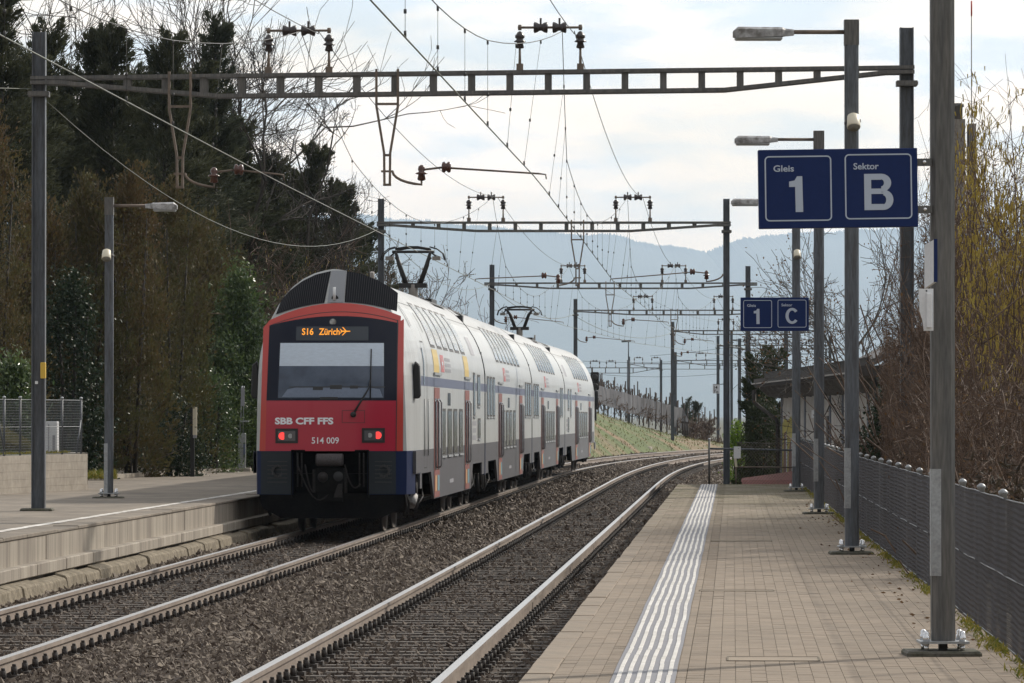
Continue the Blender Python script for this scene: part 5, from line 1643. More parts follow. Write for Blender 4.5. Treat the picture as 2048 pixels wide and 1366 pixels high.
graf('graffiti', 'graf_w', [(.36, 1.5), (.45, 1.6), (.50, .9), (.47, .3), (.52, -.6), (.44, -.6), (.41, .5)], .022)
graf('graffiti', 'graf_w', [(.78, 1.4), (.90, 1.35), (.92, .2), (.86, .1), (.87, .9)], .022)
m = MB(); a = s_of_px(1622); m.prism([sp_(a, 1.95, -.04), sp_(a, 2.15, -.04), sp_(a + 1.6, 2.15, -.04), sp_(a + 1.6, 1.95, -.04)], sn * .03); m.build('wall_plate', M['pwhite'], shed, so)
m = MB(); a = s_of_px(1651); m.prism([sp_(a, -.9, -.04), sp_(a, 2.0, -.04), sp_(a + .6, 2.0, -.04), sp_(a + .6, -.9, -.04)], sn * .03); m.build('doorway', M['black'], shed, so)

# houses behind
M['tile'] = mat('roof_tile_grey', (0.10, 0.095, 0.095), 0.85, var=.2, scale=3)
M['render'] = mat('house_render', (0.48, 0.42, 0.34), 0.9, var=.08, scale=2)
def house(name_label, x0, x1, y0, y1, zw, zr, rendr='render', windows=()):
    h = thing('house', name_label, 'house', ((x0 + x1) / 2, (y0 + y1) / 2, -1)); ho = Vector(h.location)
    m = MB(); m.box(x0, x1, y0, y1, -1, zw); m.build('wall', M[rendr], h, ho)
    m = MB(); xm = (x0 + x1) / 2
    m.prism([(x0 - .5, y0 - .5, zw - .1), (xm, y0 - .5, zr), (x1 + .5, y0 - .5, zw - .1), (x1 + .5, y0 - .5, zw + .15), (xm, y0 - .5, zr + .3), (x0 - .5, y0 - .5, zw + .15)], (0, y1 - y0 + 1, 0)); rf = m.build('roof', M['tile'], h, ho)
    m = MB(); m.prism([(x0, y0, zw - .1), (xm, y0, zr), (x1, y0, zw - .1)], (0, .1, 0)); m.build('gable', M[rendr], h, ho)
    for (wx, wz, ww, wh) in windows:
        m = MB(); m.box(wx - ww / 2, wx + ww / 2, y0 - .03, y0 + .02, wz - wh / 2, wz + wh / 2); fr = m.build('window', M['pwhite'], h, ho)
        m = MB(); m.box(wx - ww / 2 + .08, wx + ww / 2 - .08, y0 - .05, y0 - .032, wz - wh / 2 + .08, wz + wh / 2 - .08); m.build('pane', M['tglass'], fr, ho)
    return h, ho, rf
house('pale house gable with a grey roof behind the shed and the brown shrubs', 12.6, 20, 175, 186, 3.4, 5.4, windows=((14.5, 2.2, 1.2, 1.4),))
h, ho, rf = house('house hidden behind the hazel with tall concrete chimneys', 9.6, 17, 100, 110, 3.4, 4.6, windows=((11, 3, 1, 1.3),))
M['chim'] = mat('chimney_concrete', (0.27, 0.25, 0.225), .9, col2=(.2, .18, .16), var=.15, scale=3)
def pxbox(m, x0, x1, y0, y1, Y, d=.5):
    a, b_ = P(x0, y0, Y), P(x1, y1, Y); m.box(a.x, b_.x, Y, Y + d, b_.z, a.z)
m = MB(); pxbox(m, 1907, 1931, 238, 560, 103, .6); m.build('chimney', M['chim'], rf, ho)
m = MB(); pxbox(m, 1938, 1953, 247, 560, 103.2, .5); m.build('chimney', M['chim'], rf, ho)
m = MB(); m.lathe(P(1916, 238, 103.3), (0, 0, 1), [(0, .10), (.25, .10), (.26, .13), (.33, .13), (.34, .08)], 12); m.build('chimney_pot', M['galvd'], rf, ho)
rod = thing('marker_rod', 'thin upright rod with a red tip above the hazel bush', 'rod', P(1943, 620, 75)); m = MB(); m.tube([P(1943, 620, 75), P(1943, 30, 75)], .008, 5); m.build('rod', M['galvd'], rod, rod.location)
m = MB(); m.tube([P(1943, 32, 75), P(1943, 2, 75)], .014, 6); m.build('tip', M['tred'], rod, rod.location)
house('pale house wall glimpsed behind the trees on the far left', -22, -14.4, 140, 150, 5.0, 7.5, 'pwhite')

# ------------------------------------------------------------------ far platform furniture
# concrete retaining wall with a wire fence on it
WA, WB = P(-70, 993, 84), P(175, 976, 91.5)
WA.z = WB.z = P2Z
wl_ = thing('retaining_wall', 'low board-marked concrete wall under the wire fence on the left', 'wall', (WA + WB) / 2); wo = Vector(wl_.location)
wd = (WB - WA).normalized(); wnv = Vector((-wd.y, wd.x, 0))
H_W = .72
Lw = (WB - WA).length
t = 0.0
first = True
while t < Lw - .05:
    L = min(2.2, Lw - t)
    for j in range(5):
        m = MB(); a, b_ = WA + wd * (t + .001), WA + wd * (t + L - .001); q = random.uniform(-.002, .002)
        z0, z1 = P2Z - .02 + H_W * j / 5 + .0012, P2Z - .02 + H_W * (j + 1) / 5 - .0012
        m.prism([a + Vector((0, 0, z0 - P2Z)) - wnv * q, b_ + Vector((0, 0, z0 - P2Z)) - wnv * q, b_ + Vector((0, 0, z1 - P2Z)) - wnv * q, a + Vector((0, 0, z1 - P2Z)) - wnv * q], wnv * .25)
        m.build('board_course', M['conc2'], wl_, wo)
    t += L
m = MB(); m.prism([WB + Vector((.002, .0, -.02)), WB + Vector((-1.2, 4.5, -.02)), WB + Vector((-1.2, 4.5, H_W)), WB + Vector((.002, .0, H_W))], (-.25, 0, 0)); m.build('return_wall', M['conc2'], wl_, wo)
m = MB(); m.prism([WA + wnv * .25 + Vector((0, 0, -.02)), WB + wnv * .25 + Vector((0, 0, -.02)), WB + wnv * .25 + Vector((0, 0, H_W - .03)), WA + wnv * .25 + Vector((0, 0, H_W - .03))], wnv * 6); m.build('backfill', M['ground'], wl_, wo)
lf = thing('wire_fence', 'light grey wire fence on top of the low concrete wall', 'fence', (WA + WB) / 2 + Vector((0, 0, H_W))); lo_ = Vector(lf.location)
fh = 1.0
wp = lambda t, z, o=.12: WA + wd * t + wnv * o + Vector((0, 0, H_W + z))
Wt = [.6, 1.72, 3.7, 4.35 + 1.0]
tpx = lambda px: (lambda lo2: lo2)(next(t for t in np.arange(0, 12, .01) if 1024 + FPX * wp(t, 0).x / wp(t, 0).y >= px))
for px in (8, 40, 124, 162):
    t = tpx(px)
    m = MB(); m.tube([wp(t, -.1), wp(t, fh + .03)], .022, 8); po = m.build('post', M['galv'], lf, lo_)
    m = MB(); m.lathe(wp(t, fh + .02), (0, 0, 1), [(0, .03), (.03, .03), (.045, .005)], 8); m.build('post_cap', M['galvl'], po, lo_)
for px0, px1 in ((10, -3), (153, 161)):
    m = MB(); m.tube([wp(tpx(px0), 0), wp(tpx(max(px1, -50)), fh * .62)], .018, 6); m.build('brace', M['galv'], lf, lo_)
tA, tB = 0.0, tpx(162)
A, B_ = [], []
pitch = .05
for i in range(int((tB - tA) / pitch)):
    t = tA + i * pitch
    A.append(wp(t, 0)); B_.append(wp(t, fh))
for z in np.arange(0, fh + .01, .05): A.append(wp(tA, z)); B_.append(wp(tB, z))
v, f = rods(np.array(A), np.array(B_), .0028)
o = link('wire_mesh', fast_mesh('wire_mesh', v - np.array(lo_), f, M['mesh_light']), lf); o['kind'] = 'stuff'
m = MB()
for z in (fh, fh * .5): m.tube([wp(tA, z), wp(tB, z)], .006, 5)
m.build('tension_wire', M['mesh_light'], lf, lo_)
cb = thing('utility_cabinet', 'pale grey utility cabinet behind the wire fence', 'cabinet', P(103, 900, 95)); co = Vector(cb.location)
m = MB(); a, b_ = P(91, 843, 95), P(114, 906, 95); m.box(a.x, b_.x, 95, 95.4, b_.z - .2, a.z); m.build('body', M['pwhite'], cb, co, .01)
m = MB(); m.box(a.x + .06, a.x + .075, 94.985, 94.99, b_.z, a.z - .05); m.build('door_gap', M['tmark'], cb, co); m = MB(); m.box(a.x + .14, a.x + .19, 94.985, 94.99, b_.z + .05, b_.z + .35); m.build('vent', M['tmark'], cb, co)
# black post with pale board
bp = thing('platform_post', 'black post with a pale cream board on the far platform', 'post', P(386, 954, 111)); bo2 = Vector(bp.location)
m = MB(); a, b_ = P(380.5, 813, 111), P(388.5, 955, 111); m.box(a.x, b_.x, 111, 111.10, b_.z, a.z); m.build('post', M['black'], bp, bo2)
m = MB(); a, b_ = P(385.5, 814, 110.9), P(393.5, 870, 110.9); m.box(a.x, b_.x, 110.9, 110.98, b_.z, a.z); m.build('board', M['cream'], bp, bo2)
m = MB(); a, b_ = P(386, 870, 110.9), P(393, 876, 110.9); m.box(a.x, b_.x, 110.9, 110.97, b_.z, a.z); m.build('board_foot', M['tmark'], bp, bo2)
# help point
hp = thing('help_point', 'slim grey information pillar on a concrete base beside the laurel', 'information pillar', P(482, 946, 121)); ho2 = Vector(hp.location)
m = MB(); pxbox(m, 460, 501, 936, 948, 121, .5); m.build('base', M['conc2'], hp, ho2, .02)
m = MB(); pxbox(m, 476, 491, 866, 937, 121.1, .22); m.build('pillar', M['galvl'], hp, ho2, .015)
m = MB(); pxbox(m, 486.5, 490.5, 887, 915, 121.0, .05); m.build('info_panel', M['tstripe'], hp, ho2)
m = MB(); m.tube([P(480, 866, 121.2), P(484, 772, 121.2)], .02, 6); m.tube([P(486, 866, 121.2), P(488, 772, 121.2)], .012, 6); m.build('frame_tube', M['galvl'], hp, ho2)
m = MB(); pxbox(m, 482, 489, 776, 812, 121.15, .03); m.build('timetable', M['tmark'], hp, ho2); m = MB(); pxbox(m, 479, 497, 841, 844, 121.0, .3); m.build('shelf', M['galvl'], hp, ho2)

# ------------------------------------------------------------------ grass bank and vineyard beyond the train
M['bank'] = mat('bank_grass', (0.185, 0.125, 0.068), 0.95, col2=(0.080, 0.105, 0.028), var=.30, scale=.22, bump=.5, bscale=4, lo=.40, hi=.54)
M['vine_soil'] = mat('vineyard_ground', (0.12, 0.085, 0.055), 0.95, col2=(0.10, 0.105, 0.035), var=.3, scale=.4)
def crest(Y): return 2.27 - 2.27 * (Y - 278) / 40.0 if Y > 262 else 3.18
rows, rows2 = [], []
r8 = random.Random(4)
for Y in np.arange(186, 345, 2.0):
    cz = max(crest(Y), -.05) * min(1.0, max(0.03, (Y - 186) / 45.0)); row = []
    for i in range(13):
        k = i / 12; o_ = -2.35 - 5.2 * k
        z = -.14 + (cz + .14) * (k ** .85) + r8.uniform(-.06, .06) * math.sin(math.pi * k)
        row.append(trk(Y, o_, z, 2))
    rows.append(row)
    row = [row[-1]]
    for o_, dz in ((-9, .12), (-12, .4), (-16, .8), (-24, 1.5), (-40, 2.6), (-70, 3.6)):
        row.append(trk(Y, o_, cz + dz * (0.3 + .7 * min(1, max(0, (330 - Y) / 50))), 2))
    rows2.append(row)
m = MB(); m.grid(rows, 0, True); tag(m.build('bank', M['bank']), kind='structure')
m = MB(); m.grid(rows2, 0, True); tag(m.build('hillside', M['vine_soil']), kind='structure')
# concrete ring by the track
m = MB(); c_ = P(1290, 906, 268); m.lathe(c_, (0, 0, 1), [(0, .42), (.35, .40), (.36, .34)], 16); tag(m.build('concrete_ring', M['conc2']), 'grey concrete ring at the foot of the grass bank', 'concrete ring')
# ------------------------------------------------------------------ vegetation
def leafmat(name, c1, c2, rough=.6, trans=.25, spec=.3):
    return mat(name, c1, rough, tint2=c2, trans=trans, spec=spec)
M['conif'] = leafmat('conifer_needles', (0.030, 0.037, 0.021), (0.080, 0.084, 0.045), .7, .25)
M['conif2'] = leafmat('spruce_needles', (0.034, 0.042, 0.027), (0.080, 0.090, 0.055), .7, .25)
M['hedge'] = leafmat('brown_thuja', (0.092, 0.064, 0.029), (0.074, 0.080, 0.029), .65, .3)
M['hedge2'] = leafmat('rust_thuja', (0.115, 0.068, 0.031), (0.080, 0.080, 0.030), .65, .3)
M['laurel'] = leafmat('laurel_leaf', (0.040, 0.075, 0.024), (0.125, 0.170, 0.052), .36, .28, .6)
M['ivy'] = leafmat('ivy_leaf', (0.014, 0.028, 0.015), (0.042, 0.060, 0.027), .5, .15, .25)
M['juniper'] = leafmat('juniper_needles', (0.020, 0.032, 0.012), (0.055, 0.065, 0.022), .65, .2)
M['brightleaf'] = leafmat('bright_hedge_leaf', (0.075, 0.15, 0.012), (0.20, 0.30, 0.02), .5, .35)
M['deadleaf'] = leafmat('dead_leaf', (0.11, 0.060, 0.030), (0.17, 0.105, 0.055), .8, .3)
M['catkin'] = leafmat('hazel_catkin', (0.36, 0.26, 0.05), (0.50, 0.40, 0.10), .7, .3)
M['grass'] = leafmat('grass_blade', (0.085, 0.100, 0.026), (0.180, 0.140, 0.062), .6, .3)
M['weed'] = leafmat('moss_and_weed', (0.10, 0.125, 0.02), (0.30, 0.24, 0.05), .7, .3)
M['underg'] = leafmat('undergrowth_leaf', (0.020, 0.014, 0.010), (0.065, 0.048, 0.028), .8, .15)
M['bark'] = mat('bark', (0.060, 0.050, 0.042), .9, tint2=(0.12, 0.105, 0.09), var=.2, scale=5)
M['barkd'] = mat('dark_bark', (0.030, 0.025, 0.021), .9, tint2=(0.06, 0.05, 0.042), var=.2, scale=5)
M['twig'] = mat('brown_twig', (0.070, 0.044, 0.031), .8, tint2=(0.165, 0.110, 0.078))
M['twigp'] = mat('purple_twig', (0.10, 0.070, 0.072), .8, tint2=(0.17, 0.12, 0.12))
M['net'] = mat('hail_net', (0.20, 0.20, 0.215), .95, col2=(0.12, 0.12, 0.128), var=.2, scale=.9, streak=(2, 2, .3), spec=.1)
M['vpost'] = mat('vine_post', (0.040, 0.030, 0.026), .9, rnd=(0.065, 0.05, 0.042))

def unit(v): return v / np.maximum(np.linalg.norm(v, axis=-1, keepdims=True), 1e-9)
def leaves(c, ln, wd, axis, q, bend=.25):
    """pointed four-sided leaves: centres c, lengths, widths, long axes"""
    n = len(c)
    a = unit(axis); r = unit(q.normal(size=(n, 3))); s = unit(np.cross(a, r)); nn = np.cross(a, s)
    ln = np.broadcast_to(ln, (n,))[:, None]; wd = np.broadcast_to(wd, (n,))[:, None]
    V = np.stack([c - a * ln / 2, c + s * wd / 2 - nn * ln * bend * .3, c + a * ln / 2, c - s * wd / 2 - nn * ln * bend * .3], 1)
    return V.reshape(-1, 3), (np.arange(n) * 4)[:, None] + np.arange(4)[None]
def foliage(name, mt, parent, c, ln, wd, axis, tint, q, off):
    v, f = leaves(c, ln, wd, axis, q)
    return link(name, fast_mesh(name, v - np.array(off), f, mt, np.repeat(np.clip(tint, 0, 1), 4)), parent)

def plumes(q, nb, kp, H, zf, az, env, lean, droop):
    """pointed, feathery boughs: each one a tapering plume of needles with its own tilt and tone"""
    cs, ax, tn, br = [], [], [], []
    for i in range(nb):
        d = np.array([math.cos(az[i]), math.sin(az[i]), 0.0])
        up = .25 + 1.5 * zf[i] ** 2 + q.normal() * .15 - droop * .35 * (1 - zf[i])
        dirn = d + np.array([.22 * zf[i] + q.normal() * .12, q.normal() * .12, up]); dirn /= np.linalg.norm(dirn)
        L = min(max(.55, env[i] * q.uniform(.7, 1.15)), 2.2) * (1.0 if zf[i] < .9 else 1.25)
        st = np.array([lean * zf[i], 0, zf[i] * H]) + d * env[i] * q.uniform(0, .55)
        u = q.random(kp) ** .75
        rad = .24 * L * np.sin(np.pi * np.clip(u, 0, 1) ** .62) + .02
        off = q.normal(size=(kp, 3)) * rad[:, None] * np.array([.75, .75, .55])
        p = st + dirn * (u * L)[:, None] + off
        p[:, 2] -= droop * .35 * L * u ** 2 * (1 - zf[i] ** 2)
        cs.append(p)
        ax.append(dirn * 1.0 + off / (rad[:, None] + .05) * .35 + q.normal(size=(kp, 3)) * .35 + np.array([0, 0, -.25 * droop]) * (1 - zf[i]))
        tn.append(np.clip(q.uniform(.0, .55) + .45 * u + q.normal(size=kp) * .10, 0, 1))
        br.append((np.array([lean * zf[i], 0, zf[i] * H]), st + dirn * L * .6))
    return np.concatenate(cs), np.concatenate(ax), np.concatenate(tn), br

def conifer(px, Y, top, Rb, label, n=15000, base=None, mt='conif', name='conifer', group='dark conifers behind the far platform', lean=0.0, droop=.45, shape=.75):
    q = np.random.default_rng(int(px * 7 + Y))
    b = P(px, 940, Y); z0 = P2Z if base is None else base
    H = P(px, top, Y).z - z0
    root = thing(name, label, 'tree', (b.x, Y, z0), group)
    m = MB(); m.tube([(0, 0, -.1), (lean * .3, 0, H * .35), (lean, 0, H * .97)], [.16, .11, .02], 7); m.build('trunk', M['barkd'], root)
    kp = 130
    nb = int(n * 1.15 / kp)
    zf = np.sort(q.random(nb) ** .80) * .95 + .01
    az = q.random(nb) * 2 * np.pi
    env = Rb * (1 - zf) ** shape
    c, a, t, br = plumes(q, nb, kp, H, zf, az, env, lean, droop)
    foliage('crown', M[mt], root, c, q.uniform(.10, .26, len(c)), q.uniform(.025, .055, len(c)), a, t, q, (0, 0, 0))
    v, f = rods(np.array([x for x, _ in br]), np.array([y for _, y in br]), .022, .006)
    o = link('limbs', fast_mesh('limbs', v, f, M['barkd'], np.zeros(len(v))), root); o['kind'] = 'stuff'
    return root

def shrub(px, Y, top, half, label, mt, n=14000, base=P2Z, ln=(.05, .13), wd=(.02, .05), depth=None, name='shrub', cat='shrub', group=None, up=.4, boxy=3.2, clump=.28, tintlo=0.0, twigs=0):
    q = np.random.default_rng(int(px * 13 + Y * 3 + top))
    b = P(px, 900, Y)
    H = P(px, top, Y).z - base
    rx = half / FPX * Y; ry = depth or rx * .9
    root = thing(name, label, cat, (b.x, Y, base), group)
    kk = 80 if name == 'thuja' else 45
    nc = max(8, int(n / kk))
    th = q.random(nc) * 2 * np.pi
    zz = q.random(nc)
    rad = q.uniform(.45, 1.12, nc) + .10 * np.sin(th * 3 + px) + .08 * np.sin(zz * 9 + th * 2)
    prof = np.clip(1 - np.abs(zz * 1.02) ** boxy, 0.02, 1) ** (1 / 2.0) * (.86 + .14 * np.minimum(1, zz * 4))
    C_ = np.stack([np.cos(th) * rx * rad * prof, np.sin(th) * ry * rad * prof, zz * H * q.uniform(.93, 1.0, nc)], 1)
    tone = q.random(nc)
    k = kk
    cr = clump * q.uniform(.5, 1.3, (nc, 1, 1))
    p = C_[:, None, :] + q.normal(size=(nc, k, 3)) * cr * np.array([.5, .5, .6])
    p[..., 2] = np.maximum(p[..., 2], .02)
    outw = unit(C_ * np.array([1, 1, .3]))[:, None, :]
    a = outw * .5 + np.array([0, 0, up]) + q.normal(size=(nc, k, 3)) * .6
    hz_ = (C_[:, 2] / H)[:, None]
    t = np.clip((tintlo + tone[:, None] * .75 if name != 'thuja' else 1.0 - .75 * hz_ ** 2 + (tone[:, None] - .6) * .5) + q.normal(size=(nc, k)) * .18, 0, 1)
    if name == 'thuja':                        # upswept, flattened sprays instead of round clumps
        L = q.uniform(.45, .95, (nc, 1, 1)); u = q.random((nc, k, 1)) ** .8
        dirn = unit(outw * q.uniform(.25, .9, (nc, 1, 1)) + np.array([0, 0, .85]) + q.normal(size=(nc, 1, 3)) * .30)
        rad = .26 * L * np.sin(np.pi * u ** .6) + .015
        off = q.normal(size=(nc, k, 3)) * rad
        p = C_[:, None, :] * np.array([.86, .86, .95]) + dirn * u * L + off
        p[..., 2] = np.clip(p[..., 2], .02, H * 1.04)
        a = dirn + off / (rad + .04) * .35 + q.normal(size=(nc, k, 3)) * .35
        t = np.clip(t * .55 + q.random((nc, 1)) * .35 + (u[..., 0] - .5) * .3, 0, 1)
    N = nc * k
    foliage('foliage', M[mt], root, p.reshape(-1, 3), q.uniform(ln[0], ln[1], N), q.uniform(wd[0], wd[1], N), a.reshape(-1, 3), t.ravel(), q, (0, 0, 0))
    m = MB()
    for i in range(5):
        an = i * 1.26 + px; m.tube([(.1 * math.cos(an), .1 * math.sin(an), -.05), (rx * .3 * math.cos(an), ry * .3 * math.sin(an), H * .45), (rx * .5 * math.cos(an), ry * .5 * math.sin(an), H * .85)], [.05, .035, .012], 5)
    m.build('stem', M['barkd'], root)
    if twigs:
        A = C_[q.integers(0, nc, twigs)] * np.array([.9, .9, .98]); d = unit(A * np.array([1, 1, 0]) + q.normal(size=(twigs, 3)) * np.array([.7, .7, .5]) + np.array([0, 0, .8]))
        v, f = rods(A, A + d * q.uniform(.25, .8, (twigs, 1)), .007, .003)
        o = link('bare_twigs', fast_mesh('bare_twigs', v, f, M['twig'], np.repeat(q.random(twigs), 6)), root); o['kind'] = 'stuff'
    return root

def grow(q, p, d, L, r, depth, out, spread=.6, up=.15, nseg=3, kids=(2, 4), shrink=(.55, .8), wob=.18):
    d = d / np.linalg.norm(d)
    pts = [p]
    for i in range(nseg):
        d = d + q.normal(size=3) * wob + np.array([0, 0, up]) * .3
        d /= np.linalg.norm(d)
        pts.append(pts[-1] + d * L / nseg)
    for i in range(nseg):
        k0, k1 = i / nseg, (i + 1) / nseg
        out.append((pts[i], pts[i + 1], r * (1 - .45 * k0), r * (1 - .45 * k1), depth))
    if depth <= 0:
        return
    nk = q.integers(kids[0], kids[1] + 1)
    for j in range(nk):
        t = q.uniform(.35, 1.0) if j else 1.0
        i = min(nseg - 1, int(t * nseg)); base = pts[i] + (pts[i + 1] - pts[i]) * (t * nseg - i if t < 1 else 1)
        nd = d + q.normal(size=3) * spread
        grow(q, base, nd, L * q.uniform(*shrink), r * (.55 if j else .62), depth - 1, out, spread, up, nseg, kids, shrink, wob)

def bare_tree(px, Y, top, label, base=0.0, r0=.16, depth=5, first=.34, mt='bark', seed=0, kids=(2, 4), spread=.55, lean=(0, 0), leaf=None, nleaf=0, minr=.006, name='bare_tree', group='leafless trees', stems=1, shrink=(.55, .82), trunkmin=2):
    q = np.random.default_rng(seed + int(px))
    b = P(px, 900, Y); H = P(px, top, Y).z - base
    out = []
    for s in range(stems):
        grow(q, np.array([q.normal() * .1 * (stems > 1), q.normal() * .1 * (stems > 1), -.1]), np.array([lean[0] + q.normal() * .25 * (stems > 1), lean[1] + q.normal() * .25 * (stems > 1), 1.0]), H * first, r0, depth, out, spread, .25, 3, kids, shrink)
    A = np.array([o[0] for o in out]); B_ = np.array([o[1] for o in out]); r0_ = np.array([o[2] for o in out]); r1_ = np.array([o[3] for o in out]); dp = np.array([o[4] for o in out])
    k = H / max(B_[:, 2].max(), .1)
    A, B_ = A * np.array([k ** .5, k ** .5, k]), B_ * np.array([k ** .5, k ** .5, k])
    root = thing(name, label, 'tree', (b.x, Y, base), group)
    for nm, msk, sides in (('trunk', dp >= depth - 1, 6), ('crown', dp < depth - 1, 4)):
        if msk.sum() == 0: continue
        v, f = rods(A[msk], B_[msk], np.maximum(r0_[msk], minr), np.maximum(r1_[msk], minr * .8), sides)
        o = link(nm, fast_mesh(nm, v, f, M[mt], np.repeat(q.random(msk.sum()), sides * 2)), root)
    tips = B_[dp <= 1]
    if leaf and nleaf:
        c = tips[q.integers(0, len(tips), nleaf)] + q.normal(size=(nleaf, 3)) * .10
        foliage('dead_leaves' if leaf == 'deadleaf' else 'leaves', M[leaf], root, c, q.uniform(.04, .085, nleaf), q.uniform(.025, .05, nleaf), q.normal(size=(nleaf, 3)), q.random(nleaf), q, (0, 0, 0))
    return root, A, B_, dp, q

def brush(px, Y, top, half, label, stems=34, base=-.6, mt='twig', depth=3, seed=0, catkins=0, leafn=0, group='brown leafless shrubs behind the fence', r0=.016, minr=.0035, name='bare_shrub', kids=(3, 4), arch=.0, cat='shrub', clip=1738):
    q = np.random.default_rng(seed + int(px * 3 + Y))
    b = P(px, 900, Y); H = P(px, top, Y).z - base; rx = half / FPX * Y
    out = []
    for s in range(stems):
        a = q.random() * 2 * np.pi; rr = rx * .55 * math.sqrt(q.random())
        p = np.array([rr * math.cos(a), rr * math.sin(a), -.1])
        h = H * q.uniform(.40, .62)
        d = np.array([rx * .35 * math.cos(a) / H * 2 + q.normal() * .18, rx * .35 * math.sin(a) / H * 2 + q.normal() * .18, 1.0])
        grow(q, p, d, h, r0 * q.uniform(.7, 1.3), depth, out, .50, .10 - arch, 3, kids, (.34, .62), .20)
    A = np.array([o[0] for o in out]); B_ = np.array([o[1] for o in out]); r0_ = np.array([o[2] for o in out]); r1_ = np.array([o[3] for o in out]); dp = np.array([o[4] for o in out])
    k = H / np.percentile(B_[:, 2], 99.7)
    A[:, 2] *= k; B_[:, 2] *= k
    if px > 1700:                              # cut back along the platform fence
        wy = B_[:, 1] + Y; wx = B_[:, 0] + b.x
        ok = (wx > np.maximum(3.40 + .0425 * (wy - 31.9) + .12, (clip - 1024) / FPX * wy)) | (dp == depth)
        A, B_, r0_, r1_, dp = A[ok], B_[ok], r0_[ok], r1_[ok], dp[ok]
    root = thing(name, label, cat, (b.x, Y, base), group)
    for nm, msk, sides in (('stem', dp == depth, 5), ('crown', dp < depth, 3)):
        v, f = rods(A[msk], B_[msk], np.maximum(r0_[msk], minr), np.maximum(r1_[msk], minr * .8), sides)
        link(nm, fast_mesh(nm, v, f, M[mt], np.repeat(q.random(msk.sum()), sides * 2)), root)
    if catkins:
        tips = np.concatenate([B_[dp <= 1], A[dp == 0]])
        w = np.clip((tips[:, 2] / H - .12) * 2.2, 0.02, 1); w /= w.sum()
        c = tips[q.choice(len(tips), catkins, p=w)] + q.normal(size=(catkins, 3)) * .05
        L = q.uniform(.05, .11, (catkins, 1))
        e = c + np.concatenate([q.normal(size=(catkins, 2)) * .012, -L], 1)
        v, f = rods(c, e, .0075, .0055, 4)
        o = link('catkins', fast_mesh('catkins', v, f, M['catkin'], np.repeat(q.random(catkins), 8)), root); o['kind'] = 'stuff'
    if leafn:
        tips = B_[dp <= 1]; c = tips[q.integers(0, len(tips), leafn)] + q.normal(size=(leafn, 3)) * .07
        foliage('dead_leaves', M['deadleaf'], root, c, q.uniform(.03, .08, leafn), q.uniform(.02, .045, leafn), q.normal(size=(leafn, 3)), q.random(leafn), q, (0, 0, 0))
    return root

# --- left: conifers
CON = [(2, 118, -80, 2.0, 'tall dark conifer cut off by the left edge of the view'),
       (58, 126, 92, 1.5, 'dark conifer right beside the nearest left mast, behind its top'),
       (95, 128, 42, 1.6, 'dark conifer peeking out just right of the nearest left mast'),
       (140, 133, 120, 1.6, 'shorter dark conifer second to the right of the nearest left mast'),
       (171, 131, 58, 1.7, 'dark conifer with a drooping top, third right of the nearest left mast'),
       (224, 130, 34, 2.0, 'tall pointed dark conifer left of the gap above the beam'),
       (270, 136, 125, 1.8, 'low dark conifer between two taller pointed ones'),
       (316, 128, 66, 2.0, 'broad dark conifer with a leaning tip above the first hanger'),
       (352, 142, 150, 1.9, 'dark conifer behind the first hanger of the beam'),
       (394, 133, 128, 1.8, 'dark conifer right of the first hanger'),
       (430, 138, 30, 1.5, 'slender spruce with level branches left of the big bare tree'),
       (474, 141, 235, 1.8, 'dark conifer under the left part of the bare tree'),
       (545, 147, 310, 2.0, 'dark conifer below the bare tree crown'),
       (590, 153, 345, 2.0, 'dark conifer in the shade behind the bare tree'),
       (632, 150, 292, 2.0, 'broad dark conifer standing right of the bare tree'),
       (682, 156, 375, 1.8, 'dark conifer on the right edge of the wood'),
       (728, 160, 452, 1.0, 'small young fir at the right edge of the wood, beside the mast')]
CON += [(30, 140, 190, 2.4, 'dark conifer filling the wood behind the left mast'), (118, 143, 175, 2.4, 'dark conifer deep in the wood under the beam end'),
        (205, 145, 160, 2.4, 'dark conifer deep in the wood behind the pointed one'), (290, 146, 175, 2.4, 'dark conifer deep in the wood behind the first hanger'),
        (372, 148, 215, 2.4, 'dark conifer deep in the wood behind the first insulators'), (440, 150, 265, 2.4, 'dark conifer in the middle of the wood, half hidden'), (510, 156, 330, 2.2, 'dark conifer at the back of the wood under the bare tree')]
for i, (px, Y, top, rb, lab) in enumerate(CON):
    conifer(px, Y, top, rb * 1.45, lab, 21000 if rb > 1.2 else 6000, mt='conif2' if px in (430, 728) else 'conif', lean=.25 if i in (4, 7) else 0.0, droop=.2 if px == 430 else .6, shape=.80)
# --- left: brown thujas and evergreens along the platform
SH = [(-15, 104, 205, 85, 'hedge2', 'tall rust brown thuja on the left edge of the view', 17000),
      (80, 108, 392, 72, 'hedge2', 'rust brown thuja behind the nearest left mast', 14000),
      (175, 109, 356, 78, 'hedge', 'brown thuja left of the lamp post on the far platform', 16000),
      (262, 110, 344, 82, 'hedge2', 'rust topped brown thuja behind the far platform lamp head', 18000),
      (345, 116, 374, 78, 'hedge', 'olive brown thuja right of the far platform lamp', 17000),
      (412, 123.5, 432, 66, 'hedge', 'olive brown thuja behind the black platform post', 14000),
      (452, 126, 530, 40, 'hedge', 'small olive brown thuja beside the glossy laurel', 8000)]
for px, Y, top, half, mt, lab, n in SH:
    shrub(px, Y, top, half, lab, mt, n, group='brown thujas behind the far platform', ln=(.06, .13), wd=(.025, .055), clump=.46, twigs=240, name='thuja', up=-.05)
shrub(478, 122.6, 545, 52, 'glossy green cherry laurel left of the train', 'laurel', 15000, ln=(.10, .17), wd=(.04, .06), clump=.42, up=.1, name='laurel', boxy=2.8)
